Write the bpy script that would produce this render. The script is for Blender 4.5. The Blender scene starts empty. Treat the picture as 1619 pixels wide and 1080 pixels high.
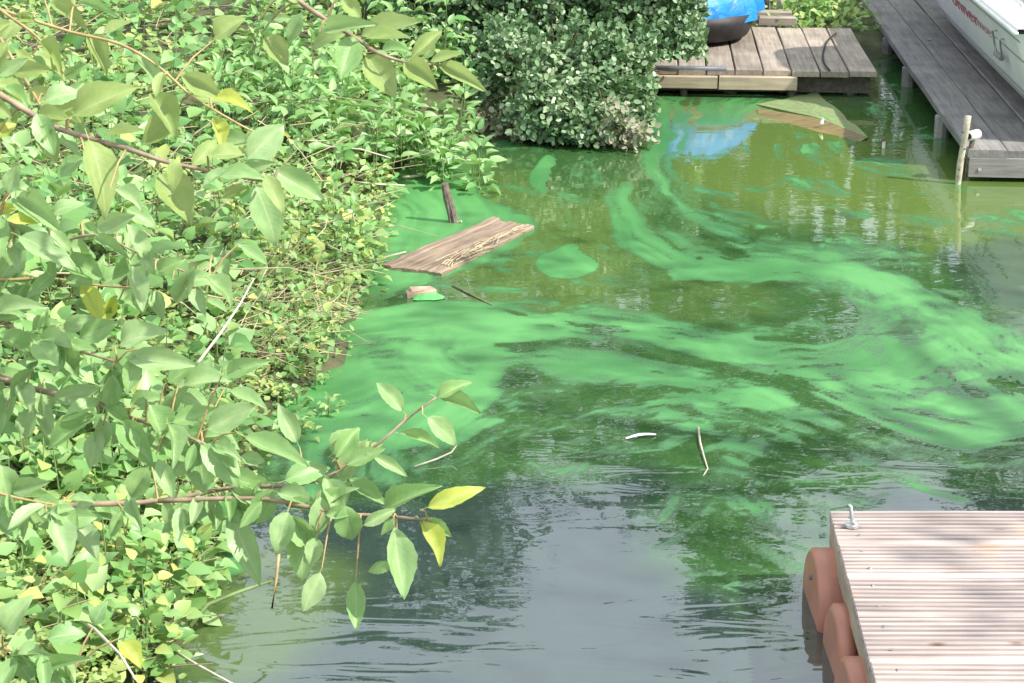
import bpy, math, random
import numpy as np
from mathutils import Vector, Matrix, Euler, noise as mnoise
random.seed(7); rng = np.random.default_rng(7)
R = math.radians
scene = bpy.context.scene
C = scene.collection

# ------------------------------------------------------------------ camera
FPX, CX, CY = 3000.0, 809.5, 540.0
CAMH, PITCH = 1.9, R(18.26)
cp, sp, tp = math.cos(PITCH), math.sin(PITCH), math.tan(PITCH)
cam_d = bpy.data.cameras.new('camera'); cam = bpy.data.objects.new('camera', cam_d); C.objects.link(cam)
cam.location = (0, 0, CAMH); cam.rotation_euler = (math.pi/2 - PITCH, 0, 0)
cam_d.sensor_width = 36; cam_d.lens = 36*FPX/1619.0
cam_d.clip_start = 0.05; cam_d.clip_end = 500
cam_d.dof.use_dof = True; cam_d.dof.focus_distance = 6.0; cam_d.dof.aperture_fstop = 45
scene.camera = cam

# ------------------------------------------------------------------ sky, sun, exposure
SUN = Vector((0.78, -0.34, 0.80)).normalized()
world = bpy.data.worlds.new('World'); scene.world = world; world.use_nodes = True
wt = world.node_tree
sky = wt.nodes.new('ShaderNodeTexSky'); sky.sky_type = 'NISHITA'; sky.sun_disc = False
sky.sun_elevation = math.asin(SUN.z); sky.sun_rotation = math.atan2(SUN.x, SUN.y)
sky.air_density = 1.0; sky.dust_density = 2.5; sky.ozone_density = 1.0
bg = wt.nodes['Background']; bg.inputs['Strength'].default_value = 0.14
wtc = wt.nodes.new('ShaderNodeTexCoord'); wno = wt.nodes.new('ShaderNodeTexNoise')
wno.inputs['Scale'].default_value = 2.6; wno.inputs['Detail'].default_value = 7; wno.inputs['Distortion'].default_value = 0.4
wt.links.new(wtc.outputs['Generated'], wno.inputs['Vector'])
wmr = wt.nodes.new('ShaderNodeMapRange'); wmr.interpolation_type = 'SMOOTHSTEP'
wmr.inputs[1].default_value = 0.36; wmr.inputs[2].default_value = 0.66; wmr.inputs[3].default_value = 0.55; wmr.inputs[4].default_value = 0.9
wt.links.new(wno.outputs[0], wmr.inputs[0])
wmx = wt.nodes.new('ShaderNodeMix'); wmx.data_type = 'RGBA'; wmx.inputs[7].default_value = (7.6, 8.1, 8.6, 1)
wt.links.new(wmr.outputs[0], wmx.inputs[0]); wt.links.new(sky.outputs[0], wmx.inputs[6])
wt.links.new(wmx.outputs[2], bg.inputs[0])
sl = bpy.data.lights.new('sun', 'SUN'); sl.energy = 4.6; sl.angle = R(0.53); sl.color = (1.0, 0.95, 0.87)
so = bpy.data.objects.new('sun', sl); C.objects.link(so)
so.rotation_euler = SUN.to_track_quat('Z', 'Y').to_euler(); so.location = (6, -3, 8)
scene.view_settings.view_transform = 'Standard'; scene.view_settings.look = 'None'
scene.view_settings.gamma = 1; scene.view_settings.use_curve_mapping = False
scene.view_settings.exposure = 0.60
scene.cycles.max_bounces = 8; scene.cycles.transparent_max_bounces = 4
scene.cycles.caustics_reflective = False; scene.cycles.caustics_refractive = False

# ------------------------------------------------------------------ helpers
def on_z(px, py, z=0.0):
    """world point where the sight line of a photograph pixel meets height z"""
    u = (py - CY) + FPX*tp
    h = CAMH - z
    Y = h*(FPX/(u*cp*cp) - tp)
    d = Y*cp + h*sp
    return Vector(((px-CX)/FPX*d, Y, z))
def at_d(px, py, d):
    """world point of a photograph pixel at depth d along the view"""
    a = (px-CX)/FPX*d; b = -(py-CY)/FPX*d
    return Vector((a, d*cp + b*sp, CAMH - d*sp + b*cp))
def to_px(X, Y, Z=0.0):
    dz = Z - CAMH
    d = Y*cp - dz*sp
    up = Y*sp + dz*cp
    return CX + FPX*X/d, CY - FPX*up/d

def link(name, me, mat=None, parent=None, loc=None, rot=None):
    o = bpy.data.objects.new(name, me); C.objects.link(o)
    if mat is not None and me is not None and not me.materials: me.materials.append(mat)
    if parent is not None: o.parent = parent
    if loc is not None: o.location = loc
    if rot is not None: o.rotation_euler = rot
    return o
def tag(o, label=None, cat=None, group=None, kind=None):
    if label: o['label'] = label
    if cat: o['category'] = cat
    if group: o['group'] = group
    if kind: o['kind'] = kind
    return o
def empty(name, loc=(0, 0, 0), rot=(0, 0, 0)):
    o = bpy.data.objects.new(name, None); C.objects.link(o)
    o.location = loc; o.rotation_euler = rot; o.empty_display_size = 0.05
    return o
def np_mesh(name, V, F, smooth=False, attrs=None, uv=None):
    """V (n,3) array; F list of index arrays of equal width or list of tuples"""
    me = bpy.data.meshes.new(name)
    V = np.asarray(V, dtype=np.float32)
    if isinstance(F, np.ndarray):
        n, k = F.shape
        me.vertices.add(len(V)); me.vertices.foreach_set('co', V.ravel())
        me.loops.add(n*k); me.loops.foreach_set('vertex_index', F.astype(np.int32).ravel())
        me.polygons.add(n); me.polygons.foreach_set('loop_start', np.arange(0, n*k, k, dtype=np.int32))
        me.polygons.foreach_set('loop_total', np.full(n, k, dtype=np.int32))
        me.update(calc_edges=True)
    else:
        me.from_pydata([tuple(v) for v in V], [], [tuple(f) for f in F])
    if smooth: me.polygons.foreach_set('use_smooth', np.ones(len(me.polygons), dtype=bool))
    if attrs:
        for nm, arr in attrs.items():
            a = me.attributes.new(nm, 'FLOAT', 'POINT'); a.data.foreach_set('value', np.asarray(arr, dtype=np.float32))
    if uv is not None:
        l = me.uv_layers.new(name='UVMap')
        idx = np.empty(len(me.loops), dtype=np.int32); me.loops.foreach_get('vertex_index', idx)
        l.data.foreach_set('uv', np.asarray(uv, dtype=np.float32)[idx].ravel())
    me.update()
    return me

class MB:
    """collects shapes, ends as one mesh"""
    def __init__(s): s.v = []; s.f = []
    def add(s, vs, fs):
        o = len(s.v); s.v += [tuple(v) for v in vs]; s.f += [tuple(i+o for i in f) for f in fs]; return s
    def box(s, x0, x1, y0, y1, z0, z1, b=0.0):
        if b <= 0:
            vs = [(x, y, z) for z in (z0, z1) for y in (y0, y1) for x in (x0, x1)]
            return s.add(vs, [(0,2,3,1),(4,5,7,6),(0,1,5,4),(2,6,7,3),(0,4,6,2),(1,3,7,5)])
        # chamfer on the four upper edges and at the ends
        r = [(x0+b, y0+b, z1), (x1-b, y0+b, z1), (x1-b, y1-b, z1), (x0+b, y1-b, z1),
             (x0, y0, z1-b), (x1, y0, z1-b), (x1, y1, z1-b), (x0, y1, z1-b),
             (x0, y0, z0), (x1, y0, z0), (x1, y1, z0), (x0, y1, z0)]
        fs = [(0,1,2,3), (11,10,9,8)]
        for a in (0, 4):
            for i in range(4):
                j = (i+1) % 4
                fs.append((a+4+i, a+4+j, a+j, a+i))
        return s.add(r, fs)
    def tube(s, pts, rad, n=8, caps=True):
        pts = [Vector(p) for p in pts]
        if not hasattr(rad, '__len__'): rad = [rad]*len(pts)
        rings = []; up = Vector((0.13, 0.31, 0.94))
        for i, p in enumerate(pts):
            t = (pts[min(i+1, len(pts)-1)] - pts[max(i-1, 0)]).normalized()
            a = t.cross(up)
            if a.length < 1e-3: a = t.cross(Vector((1, 0, 0)))
            a.normalize(); b = t.cross(a).normalized()
            rings.append([p + (a*math.cos(2*math.pi*k/n) + b*math.sin(2*math.pi*k/n))*rad[i] for k in range(n)])
        vs = [v for r in rings for v in r]; fs = []
        for i in range(len(pts)-1):
            for k in range(n):
                fs.append((i*n+k, i*n+(k+1) % n, (i+1)*n+(k+1) % n, (i+1)*n+k))
        if caps:
            fs.append(tuple(range(n-1, -1, -1))); fs.append(tuple((len(pts)-1)*n+k for k in range(n)))
        return s.add(vs, fs)
    def mesh(s, name, smooth=False):
        return np_mesh(name, np.array(s.v), s.f, smooth)
    def build(s, name, mat, parent=None, smooth=False, loc=None, rot=None):
        return link(name, s.mesh(name, smooth), mat, parent, loc, rot)

# value noise in numpy -------------------------------------------------
_perm = rng.random((256, 256))
def vnoise(x, y, seed=0):
    x = x + seed*17.13; y = y + seed*31.7
    xi = np.floor(x).astype(int); yi = np.floor(y).astype(int)
    fx = x-xi; fy = y-yi; fx = fx*fx*(3-2*fx); fy = fy*fy*(3-2*fy)
    g = lambda a, b: _perm[a % 256, b % 256]
    return (g(xi, yi)*(1-fx)+g(xi+1, yi)*fx)*(1-fy) + (g(xi, yi+1)*(1-fx)+g(xi+1, yi+1)*fx)*fy
def fbm(x, y, o=4, seed=0):
    r = 0; a = 0.5; t = 0
    for i in range(o):
        r = r + a*vnoise(x*2**i, y*2**i, seed+i); t += a; a *= 0.5
    return r/t
def sstep(a, b, x):
    t = np.clip((x-a)/(b-a), 0, 1); return t*t*(3-2*t)
def seg_dist(px, py, ax, ay, bx, by):
    dx, dy = bx-ax, by-ay; L = dx*dx+dy*dy+1e-9
    t = np.clip(((px-ax)*dx+(py-ay)*dy)/L, 0, 1)
    return np.hypot(px-ax-t*dx, py-ay-t*dy), t
def poly_sd(px, py, pts):
    """signed distance, positive inside"""
    d = np.full(px.shape, 1e9); ins = np.zeros(px.shape, bool); n = len(pts)
    for i in range(n):
        ax, ay = pts[i]; bx, by = pts[(i+1) % n]
        d = np.minimum(d, seg_dist(px, py, ax, ay, bx, by)[0])
        c = ((ay > py) != (by > py)) & (px < (bx-ax)*(py-ay)/((by-ay) if by != ay else 1e-9)+ax)
        ins ^= c
    return np.where(ins, d, -d)

# ------------------------------------------------------------------ materials
def new_mat(name):
    m = bpy.data.materials.new(name); m.use_nodes = True
    nt = m.node_tree; return m, nt, nt.nodes['Principled BSDF'], nt.nodes['Material Output']
def N(nt, typ, **kw):
    n = nt.nodes.new(typ)
    for k, v in kw.items():
        if k in n.inputs.keys(): n.inputs[k].default_value = v
        else: setattr(n, k, v)
    return n
def ramp(nt, stops, src=None):
    r = nt.nodes.new('ShaderNodeValToRGB'); e = r.color_ramp.elements
    while len(e) < len(stops): e.new(0.5)
    for i, (p, c) in enumerate(stops):
        e[i].position = p; e[i].color = (*c, 1)
    if src is not None: nt.links.new(src, r.inputs[0])
    return r
def mix(nt, fac, a, b, mode='MIX'):
    m = nt.nodes.new('ShaderNodeMix'); m.data_type = 'RGBA'; m.blend_type = mode
    for s, v in ((0, fac), (6, a), (7, b)):
        if isinstance(v, (int, float)): m.inputs[s].default_value = v
        elif isinstance(v, tuple): m.inputs[s].default_value = (*v, 1)
        else: nt.links.new(v, m.inputs[s])
    return m.outputs[2]
def math_n(nt, op, a, b=None, c=None):
    m = nt.nodes.new('ShaderNodeMath'); m.operation = op
    for i, v in enumerate((a, b, c)):
        if v is None: continue
        if isinstance(v, (int, float)): m.inputs[i].default_value = v
        else: nt.links.new(v, m.inputs[i])
    return m.outputs[0]
def simple(name, col, rough=0.5, metal=0.0, var=0.15, scale=20, bump=0.1):
    m, nt, p, out = new_mat(name); L = nt.links
    tc = N(nt, 'ShaderNodeTexCoord'); no = N(nt, 'ShaderNodeTexNoise', Scale=scale, Detail=5.0)
    L.new(tc.outputs['Object'], no.inputs['Vector'])
    lo = tuple(c*(1-var) for c in col); hi = tuple(min(1, c*(1+var)) for c in col)
    r = ramp(nt, [(0.3, lo), (0.7, hi)], no.outputs[0]); L.new(r.outputs[0], p.inputs['Base Color'])
    p.inputs['Roughness'].default_value = rough; p.inputs['Metallic'].default_value = metal
    if bump:
        b = N(nt, 'ShaderNodeBump', Strength=bump, Distance=0.003); L.new(no.outputs[0], b.inputs['Height']); L.new(b.outputs[0], p.inputs['Normal'])
    return m
def wood(name, dark, light, knots=(0.1, 0.06, 0.03), grain=(2.5, 60, 60), rough=0.75, knot_amt=0.35, stain=None, vary=0.30):
    """planks whose local X runs along the grain"""
    m, nt, p, out = new_mat(name); L = nt.links
    tc = N(nt, 'ShaderNodeTexCoord'); oi = N(nt, 'ShaderNodeObjectInfo')
    off = N(nt, 'ShaderNodeVectorMath', operation='ADD')
    sc3 = N(nt, 'ShaderNodeCombineXYZ')
    k = math_n(nt, 'MULTIPLY', oi.outputs['Random'], 37.0)
    for i in range(3): L.new(k, sc3.inputs[i])
    L.new(tc.outputs['Object'], off.inputs[0]); L.new(sc3.outputs[0], off.inputs[1])
    mp = N(nt, 'ShaderNodeMapping'); mp.inputs['Scale'].default_value = grain; L.new(off.outputs[0], mp.inputs['Vector'])
    no = N(nt, 'ShaderNodeTexNoise', Scale=1.0, Detail=8.0, Roughness=0.65, Distortion=0.6); L.new(mp.outputs[0], no.inputs['Vector'])
    big = N(nt, 'ShaderNodeTexNoise', Scale=5.0, Detail=3.0); L.new(off.outputs[0], big.inputs['Vector'])
    r = ramp(nt, [(0.28, dark), (0.62, light), (0.85, tuple(min(1, c*1.12) for c in light))], no.outputs[0])
    tint = ramp(nt, [(0.3, (0.72, 0.70, 0.70)), (0.7, (1.08, 1.05, 1.0))], big.outputs[0])
    c1 = mix(nt, 1.0, r.outputs[0], tint.outputs[0], 'MULTIPLY')
    obv = math_n(nt, 'MULTIPLY_ADD', oi.outputs['Random'], vary, 1.0-vary*0.5)
    vv = N(nt, 'ShaderNodeCombineXYZ')
    for i in range(3): L.new(obv, vv.inputs[i])
    c2 = mix(nt, 1.0, c1, vv.outputs[0], 'MULTIPLY')
    mk = N(nt, 'ShaderNodeMapping'); mk.inputs['Scale'].default_value = (6, 16, 4); L.new(off.outputs[0], mk.inputs['Vector'])
    vo = N(nt, 'ShaderNodeTexVoronoi', Scale=1.0, Randomness=1.0); L.new(mk.outputs[0], vo.inputs['Vector'])
    kn = ramp(nt, [(0.03, (1, 1, 1)), (0.13, (0, 0, 0))], vo.outputs['Distance'])
    kf = math_n(nt, 'MULTIPLY', kn.outputs[0], knot_amt)
    c3 = mix(nt, kf, c2, knots)
    if stain:
        sn = N(nt, 'ShaderNodeTexNoise', Scale=3.3, Detail=4.0); L.new(off.outputs[0], sn.inputs['Vector'])
        sr = ramp(nt, [(0.62, (0, 0, 0)), (0.72, (1, 1, 1))], sn.outputs[0])
        c3 = mix(nt, math_n(nt, 'MULTIPLY', sr.outputs[0], 0.55), c3, stain)
    L.new(c3, p.inputs['Base Color']); p.inputs['Roughness'].default_value = rough
    b = N(nt, 'ShaderNodeBump', Strength=0.35, Distance=0.002); L.new(no.outputs[0], b.inputs['Height']); L.new(b.outputs[0], p.inputs['Normal'])
    return m
def leaf_mat(name, cols, trans, rough=0.42, use_attr=False, tf=0.35, veins=False, spec=0.5, under=None):
    m, nt, p, out = new_mat(name); L = nt.links
    if use_attr: src = N(nt, 'ShaderNodeAttribute', attribute_name='rnd').outputs['Fac']
    else: src = N(nt, 'ShaderNodeObjectInfo').outputs['Random']
    n = len(cols); r = ramp(nt, [(i/(n-1) if n > 1 else 0, c) for i, c in enumerate(cols)], src)
    col = r.outputs[0]
    tr = N(nt, 'ShaderNodeBsdfTranslucent')
    tcol = mix(nt, 0.75, col, trans)
    if veins:
        uv = N(nt, 'ShaderNodeUVMap'); sx = N(nt, 'ShaderNodeSeparateXYZ'); L.new(uv.outputs[0], sx.inputs[0])
        au = math_n(nt, 'ABSOLUTE', math_n(nt, 'SUBTRACT', sx.outputs[0], 0.5))
        mid = ramp(nt, [(0.008, (1, 1, 1)), (0.045, (0, 0, 0))], au)
        ph = math_n(nt, 'SUBTRACT', math_n(nt, 'MULTIPLY', sx.outputs[1], 10.0), math_n(nt, 'MULTIPLY', au, 5.0))
        fr = math_n(nt, 'ABSOLUTE', math_n(nt, 'SUBTRACT', math_n(nt, 'FRACT', ph), 0.5))
        lat = ramp(nt, [(0.0, (1, 1, 1)), (0.14, (0, 0, 0))], fr)
        oi = N(nt, 'ShaderNodeObjectInfo'); vadd = N(nt, 'ShaderNodeVectorMath', operation='ADD'); cx3 = N(nt, 'ShaderNodeCombineXYZ')
        L.new(math_n(nt, 'MULTIPLY', oi.outputs['Random'], 91.0), cx3.inputs[0]); L.new(math_n(nt, 'MULTIPLY', oi.outputs['Random'], 53.0), cx3.inputs[1])
        L.new(uv.outputs[0], vadd.inputs[0]); L.new(cx3.outputs[0], vadd.inputs[1])
        no = N(nt, 'ShaderNodeTexNoise', Scale=4.0, Detail=4.0); L.new(vadd.outputs[0], no.inputs['Vector'])
        sp1 = N(nt, 'ShaderNodeTexNoise', Scale=11.0, Detail=3.0); L.new(vadd.outputs[0], sp1.inputs['Vector'])
        spot = ramp(nt, [(0.70, (0, 0, 0)), (0.75, (1, 1, 1))], sp1.outputs[0])
        blot = ramp(nt, [(0.32, (0.78, 0.84, 0.76)), (0.7, (1.18, 1.10, 1.05))], no.outputs[0])
        col = mix(nt, 1.0, col, blot.outputs[0], 'MULTIPLY')
        col = mix(nt, math_n(nt, 'MULTIPLY', lat.outputs[0], 0.30), col, (0.42, 0.52, 0.30))
        col = mix(nt, math_n(nt, 'MULTIPLY', mid.outputs[0], 0.6), col, (0.55, 0.60, 0.32))
        col = mix(nt, math_n(nt, 'MULTIPLY', spot.outputs[0], 0.6), col, (0.30, 0.22, 0.08))
        h = math_n(nt, 'ADD', math_n(nt, 'MULTIPLY', lat.outputs[0], 0.6), mid.outputs[0])
        b = N(nt, 'ShaderNodeBump', Strength=0.22, Distance=0.0012); b.invert = True
        L.new(h, b.inputs['Height']); L.new(b.outputs[0], p.inputs['Normal'])
    if under:
        ge = N(nt, 'ShaderNodeNewGeometry'); col = mix(nt, math_n(nt, 'MULTIPLY', ge.outputs['Backfacing'], 0.8), col, under)
    L.new(col, p.inputs['Base Color']); p.inputs['Roughness'].default_value = rough
    p.inputs['Specular IOR Level'].default_value = spec
    L.new(tcol, tr.inputs[0])
    ms = N(nt, 'ShaderNodeMixShader'); ms.inputs[0].default_value = tf
    L.new(p.outputs[0], ms.inputs[1]); L.new(tr.outputs[0], ms.inputs[2]); L.new(ms.outputs[0], out.inputs['Surface'])
    return m

M = {}
M['dock'] = wood('weathered dock wood', (0.20, 0.17, 0.14), (0.40, 0.35, 0.29), grain=(3, 55, 55), knot_amt=0.25)
M['jetty'] = wood('weathered jetty wood', (0.15, 0.147, 0.148), (0.31, 0.30, 0.295), grain=(3, 55, 55), knot_amt=0.25)
M['decking'] = wood('larch decking', (0.31, 0.255, 0.235), (0.55, 0.48, 0.46), knots=(0.17, 0.09, 0.05), grain=(3, 70, 70), knot_amt=0.85, rough=0.6, stain=(0.66, 0.40, 0.20), vary=0.14)
M['fascia'] = wood('pale timber', (0.32, 0.26, 0.19), (0.55, 0.46, 0.35), grain=(3, 50, 50), knot_amt=0.5)
M['rot'] = wood('rotten plank wood', (0.11, 0.08, 0.055), (0.35, 0.27, 0.20), grain=(4, 60, 60), knot_amt=0.2, rough=0.85)
M['pile'] = simple('old pile wood', (0.14, 0.12, 0.10), 0.85, var=0.4, scale=30, bump=0.4)
M['post'] = simple('bleached stick', (0.42, 0.38, 0.30), 0.8, var=0.4, scale=40, bump=0.4)
M['darkpost'] = simple('dark rotten post', (0.13, 0.10, 0.08), 0.85, var=0.55, scale=45, bump=0.6)
M['pale'] = simple('dry pale stick', (0.52, 0.47, 0.36), 0.8, var=0.2, scale=40)
M['twig'] = simple('brown twig', (0.24, 0.15, 0.09), 0.7, var=0.35, scale=60)
M['bark'] = simple('cherry bark', (0.30, 0.22, 0.15), 0.6, var=0.4, scale=50, bump=0.3)
M['trunk'] = simple('tree bark', (0.10, 0.08, 0.06), 0.9, var=0.4, scale=15, bump=0.5)
M['pvc'] = simple('terracotta plastic pipe', (0.46, 0.20, 0.135), 0.45, var=0.16, scale=9, bump=0.05)
M['hull'] = simple('white gelcoat', (0.78, 0.77, 0.79), 0.32, var=0.05, scale=6, bump=0)
M['deckwhite'] = simple('white boat deck', (0.80, 0.80, 0.78), 0.4, var=0.03, scale=10, bump=0)
M['strake'] = simple('grey hull seam', (0.20, 0.21, 0.22), 0.5, var=0.1)
M['red'] = simple('red lettering', (0.42, 0.05, 0.08), 0.5, var=0.15)
M['pink'] = simple('faded red lettering', (0.55, 0.28, 0.32), 0.5, var=0.15)
M['black'] = simple('black rubber', (0.02, 0.02, 0.022), 0.6, var=0.3)
M['dinghy'] = simple('dark dinghy hull', (0.022, 0.020, 0.022), 0.6, var=0.4)
M['steel'] = simple('galvanised steel', (0.62, 0.63, 0.64), 0.35, 0.8, var=0.15)
M['whiteplastic'] = simple('white plastic', (0.75, 0.75, 0.72), 0.45, var=0.08)
M['cyan'] = simple('turquoise boat cover', (0.05, 0.50, 0.62), 0.5, var=0.1)
M['canvas'] = simple('pale grey canvas', (0.55, 0.56, 0.56), 0.8, var=0.08)
M['greypipe'] = simple('grey plastic pipe', (0.13, 0.14, 0.17), 0.5, var=0.25)
M['stone'] = simple('pale brick', (0.42, 0.30, 0.22), 0.9, var=0.3, scale=30, bump=0.5)
M['algae'] = simple('algae crust', (0.10, 0.40, 0.11), 0.6, var=0.25, scale=40)
M['feather'] = simple('white feather', (0.85, 0.86, 0.86), 0.6, var=0.05)
M['straw'] = simple('straw reed', (0.44, 0.36, 0.22), 0.7, var=0.3, scale=50)
# tarp
m, nt, p, out = new_mat('blue tarpaulin'); M['tarp'] = m
tc = N(nt, 'ShaderNodeTexCoord'); no = N(nt, 'ShaderNodeTexNoise', Scale=7.0, Detail=4.0, Distortion=1.5)
nt.links.new(tc.outputs['Object'], no.inputs['Vector'])
r = ramp(nt, [(0.3, (0.008, 0.15, 0.52)), (0.7, (0.015, 0.27, 0.72))], no.outputs[0]); nt.links.new(r.outputs[0], p.inputs['Base Color'])
p.inputs['Roughness'].default_value = 0.5
b = N(nt, 'ShaderNodeBump', Strength=0.6, Distance=0.02); nt.links.new(no.outputs[0], b.inputs['Height']); nt.links.new(b.outputs[0], p.inputs['Normal'])

M['cherry'] = leaf_mat('cherry leaf', [(0.22, 0.41, 0.155), (0.29, 0.49, 0.19), (0.37, 0.53, 0.27), (0.25, 0.45, 0.17), (0.34, 0.51, 0.25)], (0.46, 0.64, 0.22), 0.42, tf=0.33, veins=True, spec=0.5)
M['cherry_olive'] = leaf_mat('cherry leaf underside', [(0.30, 0.43, 0.14), (0.37, 0.50, 0.19), (0.32, 0.44, 0.14)], (0.50, 0.58, 0.20), 0.5, tf=0.42, veins=True, spec=0.35)
M['cherry_yellow'] = leaf_mat('yellowing cherry leaf', [(0.50, 0.60, 0.11), (0.60, 0.66, 0.17)], (0.75, 0.82, 0.10), 0.42, tf=0.45, veins=True)
M['weed'] = leaf_mat('weed leaf', [(0.11, 0.27, 0.08), (0.18, 0.36, 0.11), (0.29, 0.47, 0.18), (0.14, 0.31, 0.08), (0.40, 0.54, 0.24)], (0.30, 0.55, 0.10), 0.42, tf=0.27, spec=0.55)
M['weed_yellow'] = leaf_mat('yellow green weed leaf', [(0.14, 0.30, 0.09), (0.24, 0.41, 0.13), (0.18, 0.35, 0.10), (0.34, 0.46, 0.15), (0.50, 0.50, 0.15)], (0.44, 0.58, 0.12), 0.5, tf=0.28, spec=0.4)
M['cover'] = leaf_mat('ground cover leaf', [(0.11, 0.25, 0.08), (0.19, 0.37, 0.12), (0.31, 0.48, 0.16), (0.46, 0.52, 0.18), (0.17, 0.34, 0.10)], (0.35, 0.50, 0.10), 0.55, use_attr=True, tf=0.32, spec=0.35)
M['bush'] = leaf_mat('shrub leaf', [(0.05, 0.12, 0.05), (0.10, 0.20, 0.085), (0.20, 0.32, 0.15), (0.44, 0.53, 0.34)], (0.16, 0.28, 0.06), 0.40, use_attr=True, tf=0.22, spec=0.6)
M['bush_obj'] = leaf_mat('shrub leaf front', [(0.10, 0.20, 0.08), (0.20, 0.32, 0.14), (0.36, 0.46, 0.28), (0.12, 0.23, 0.09)], (0.18, 0.30, 0.07), 0.38, tf=0.22, spec=0.65)
M['bush_pale'] = leaf_mat('dusty shrub leaf', [(0.30, 0.30, 0.20), (0.38, 0.36, 0.27), (0.22, 0.25, 0.14)], (0.35, 0.36, 0.16), 0.6, use_attr=True, tf=0.2, spec=0.35)
M['tree'] = leaf_mat('tree leaf', [(0.03, 0.07, 0.02), (0.06, 0.12, 0.035), (0.045, 0.09, 0.025)], (0.12, 0.22, 0.04), 0.5, use_attr=True, tf=0.3)
M['dry'] = simple('dry stems', (0.46, 0.38, 0.24), 0.8, var=0.35, scale=8)
M['stem'] = simple('green stem', (0.16, 0.24, 0.08), 0.6, var=0.3, scale=20)
M['rib'] = simple('red brown twig', (0.40, 0.29, 0.13), 0.55, var=0.3, scale=50)

# board under scum
m, nt, p, out = new_mat('scummy board'); M['algae_board'] = m
tc = N(nt, 'ShaderNodeTexCoord'); no = N(nt, 'ShaderNodeTexNoise', Scale=26.0, Detail=7.0, Roughness=0.75, Distortion=1.0)
mp = N(nt, 'ShaderNodeMapping'); mp.inputs['Scale'].default_value = (1, 2.2, 1); nt.links.new(tc.outputs['Object'], mp.inputs[0]); nt.links.new(mp.outputs[0], no.inputs['Vector'])
r = ramp(nt, [(0.34, (0.15, 0.11, 0.05)), (0.47, (0.25, 0.22, 0.10)), (0.53, (0.12, 0.26, 0.08)), (0.66, (0.22, 0.44, 0.18)), (0.75, (0.30, 0.28, 0.16))], no.outputs[0]); nt.links.new(r.outputs[0], p.inputs['Base Color'])
p.inputs['Roughness'].default_value = 0.6
M['wetboard'] = wood('wet brown board', (0.09, 0.07, 0.025), (0.24, 0.18, 0.07), grain=(4, 60, 60), knot_amt=0.1, rough=0.45)
# soil
m, nt, p, out = new_mat('bank soil'); M['soil'] = m
tc = N(nt, 'ShaderNodeTexCoord'); no = N(nt, 'ShaderNodeTexNoise', Scale=6.0, Detail=8.0, Roughness=0.7)
nt.links.new(tc.outputs['Object'], no.inputs['Vector'])
r = ramp(nt, [(0.3, (0.03, 0.035, 0.018)), (0.5, (0.07, 0.08, 0.03)), (0.72, (0.14, 0.12, 0.07))], no.outputs[0]); nt.links.new(r.outputs[0], p.inputs['Base Color'])
p.inputs['Roughness'].default_value = 0.95
b = N(nt, 'ShaderNodeBump', Strength=0.6, Distance=0.03); nt.links.new(no.outputs[0], b.inputs['Height']); nt.links.new(b.outputs[0], p.inputs['Normal'])

# ------------------------------------------------------------------ terrain
shore_px = [(150, 1300), (215, 1120), (262, 1040), (290, 960), (325, 880), (385, 780), (430, 690), (455, 630), (525, 585), (535, 520), (560, 478), (590, 425), (588, 350), (612, 290), (650, 262), (700, 240), (800, 222), (900, 212), (985, 185), (1030, 140)]
shore = [on_z(*p)[:2] for p in shore_px]
water_poly = [(-1.1, -30), (-0.9, 0.5)] + shore + [(1.0, 11.0), (6.0, 11.3), (9.0, 10.5), (30, 9.0), (30, -30)]
def ground_h(x, y):
    x = np.asarray(x, float); y = np.asarray(y, float)
    d = -poly_sd(x, y, water_poly)            # positive on land
    h = np.where(d > 0, 0.02 + 0.16*sstep(0, 0.5, d) + 0.24*sstep(0.3, 2.0, d) + 0.5*sstep(2.5, 14, d), -0.02 - 0.55*sstep(0, 1.2, -d))
    bump = (fbm(x*2.2, y*2.2, 4, 3)-0.5)*0.10
    h = h + np.where(d > 0.15, bump, bump*0.2)
    # far bank behind the docks is low and flat
    h = np.where((y > 10.6) & (x > 0.6) & (d > 0), np.minimum(h, 0.10 + 0.04*sstep(11, 15, y)+bump*0.3), h)
    return h
gx = np.concatenate([[-260, -120, -60, -30, -18, -12, -9, -7, -5.5, -4.5], np.arange(-3.8, 4.6, 0.09), [5, 6, 7.5, 9, 12, 18, 30, 60, 120, 260]])
gy = np.concatenate([[-260, -120, -50, -20, -8, -3, 0, 1.5], np.arange(2.2, 15.0, 0.09), [15.5, 17, 19, 22, 26, 32, 45, 70, 120, 300]])
GX, GY = np.meshgrid(gx, gy); GZ = ground_h(GX, GY)
def grid_faces(nx, ny):
    i = np.arange(nx*ny).reshape(ny, nx)
    return np.stack([i[:-1, :-1], i[:-1, 1:], i[1:, 1:], i[1:, :-1]], -1).reshape(-1, 4)
ground = link('ground', np_mesh('ground', np.stack([GX, GY, GZ], -1).reshape(-1, 3), grid_faces(len(gx), len(gy)), True), M['soil'])
tag(ground, kind='structure')

# ------------------------------------------------------------------ water with floating algae
wx = np.concatenate([[-8, -4, -2.6], np.arange(-2.0, 3.0, 0.011), [3.2, 4, 6, 10, 18, 29]])
wy = np.concatenate([[-28, -10, -3, 0, 2, 2.8], np.arange(3.2, 10.6, 0.011), [10.7, 11, 11.6, 12.5]])
WX, WY = np.meshgrid(wx, wy)
PX, PY = to_px(WX, np.maximum(WY, 2.0), 0.0)
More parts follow.
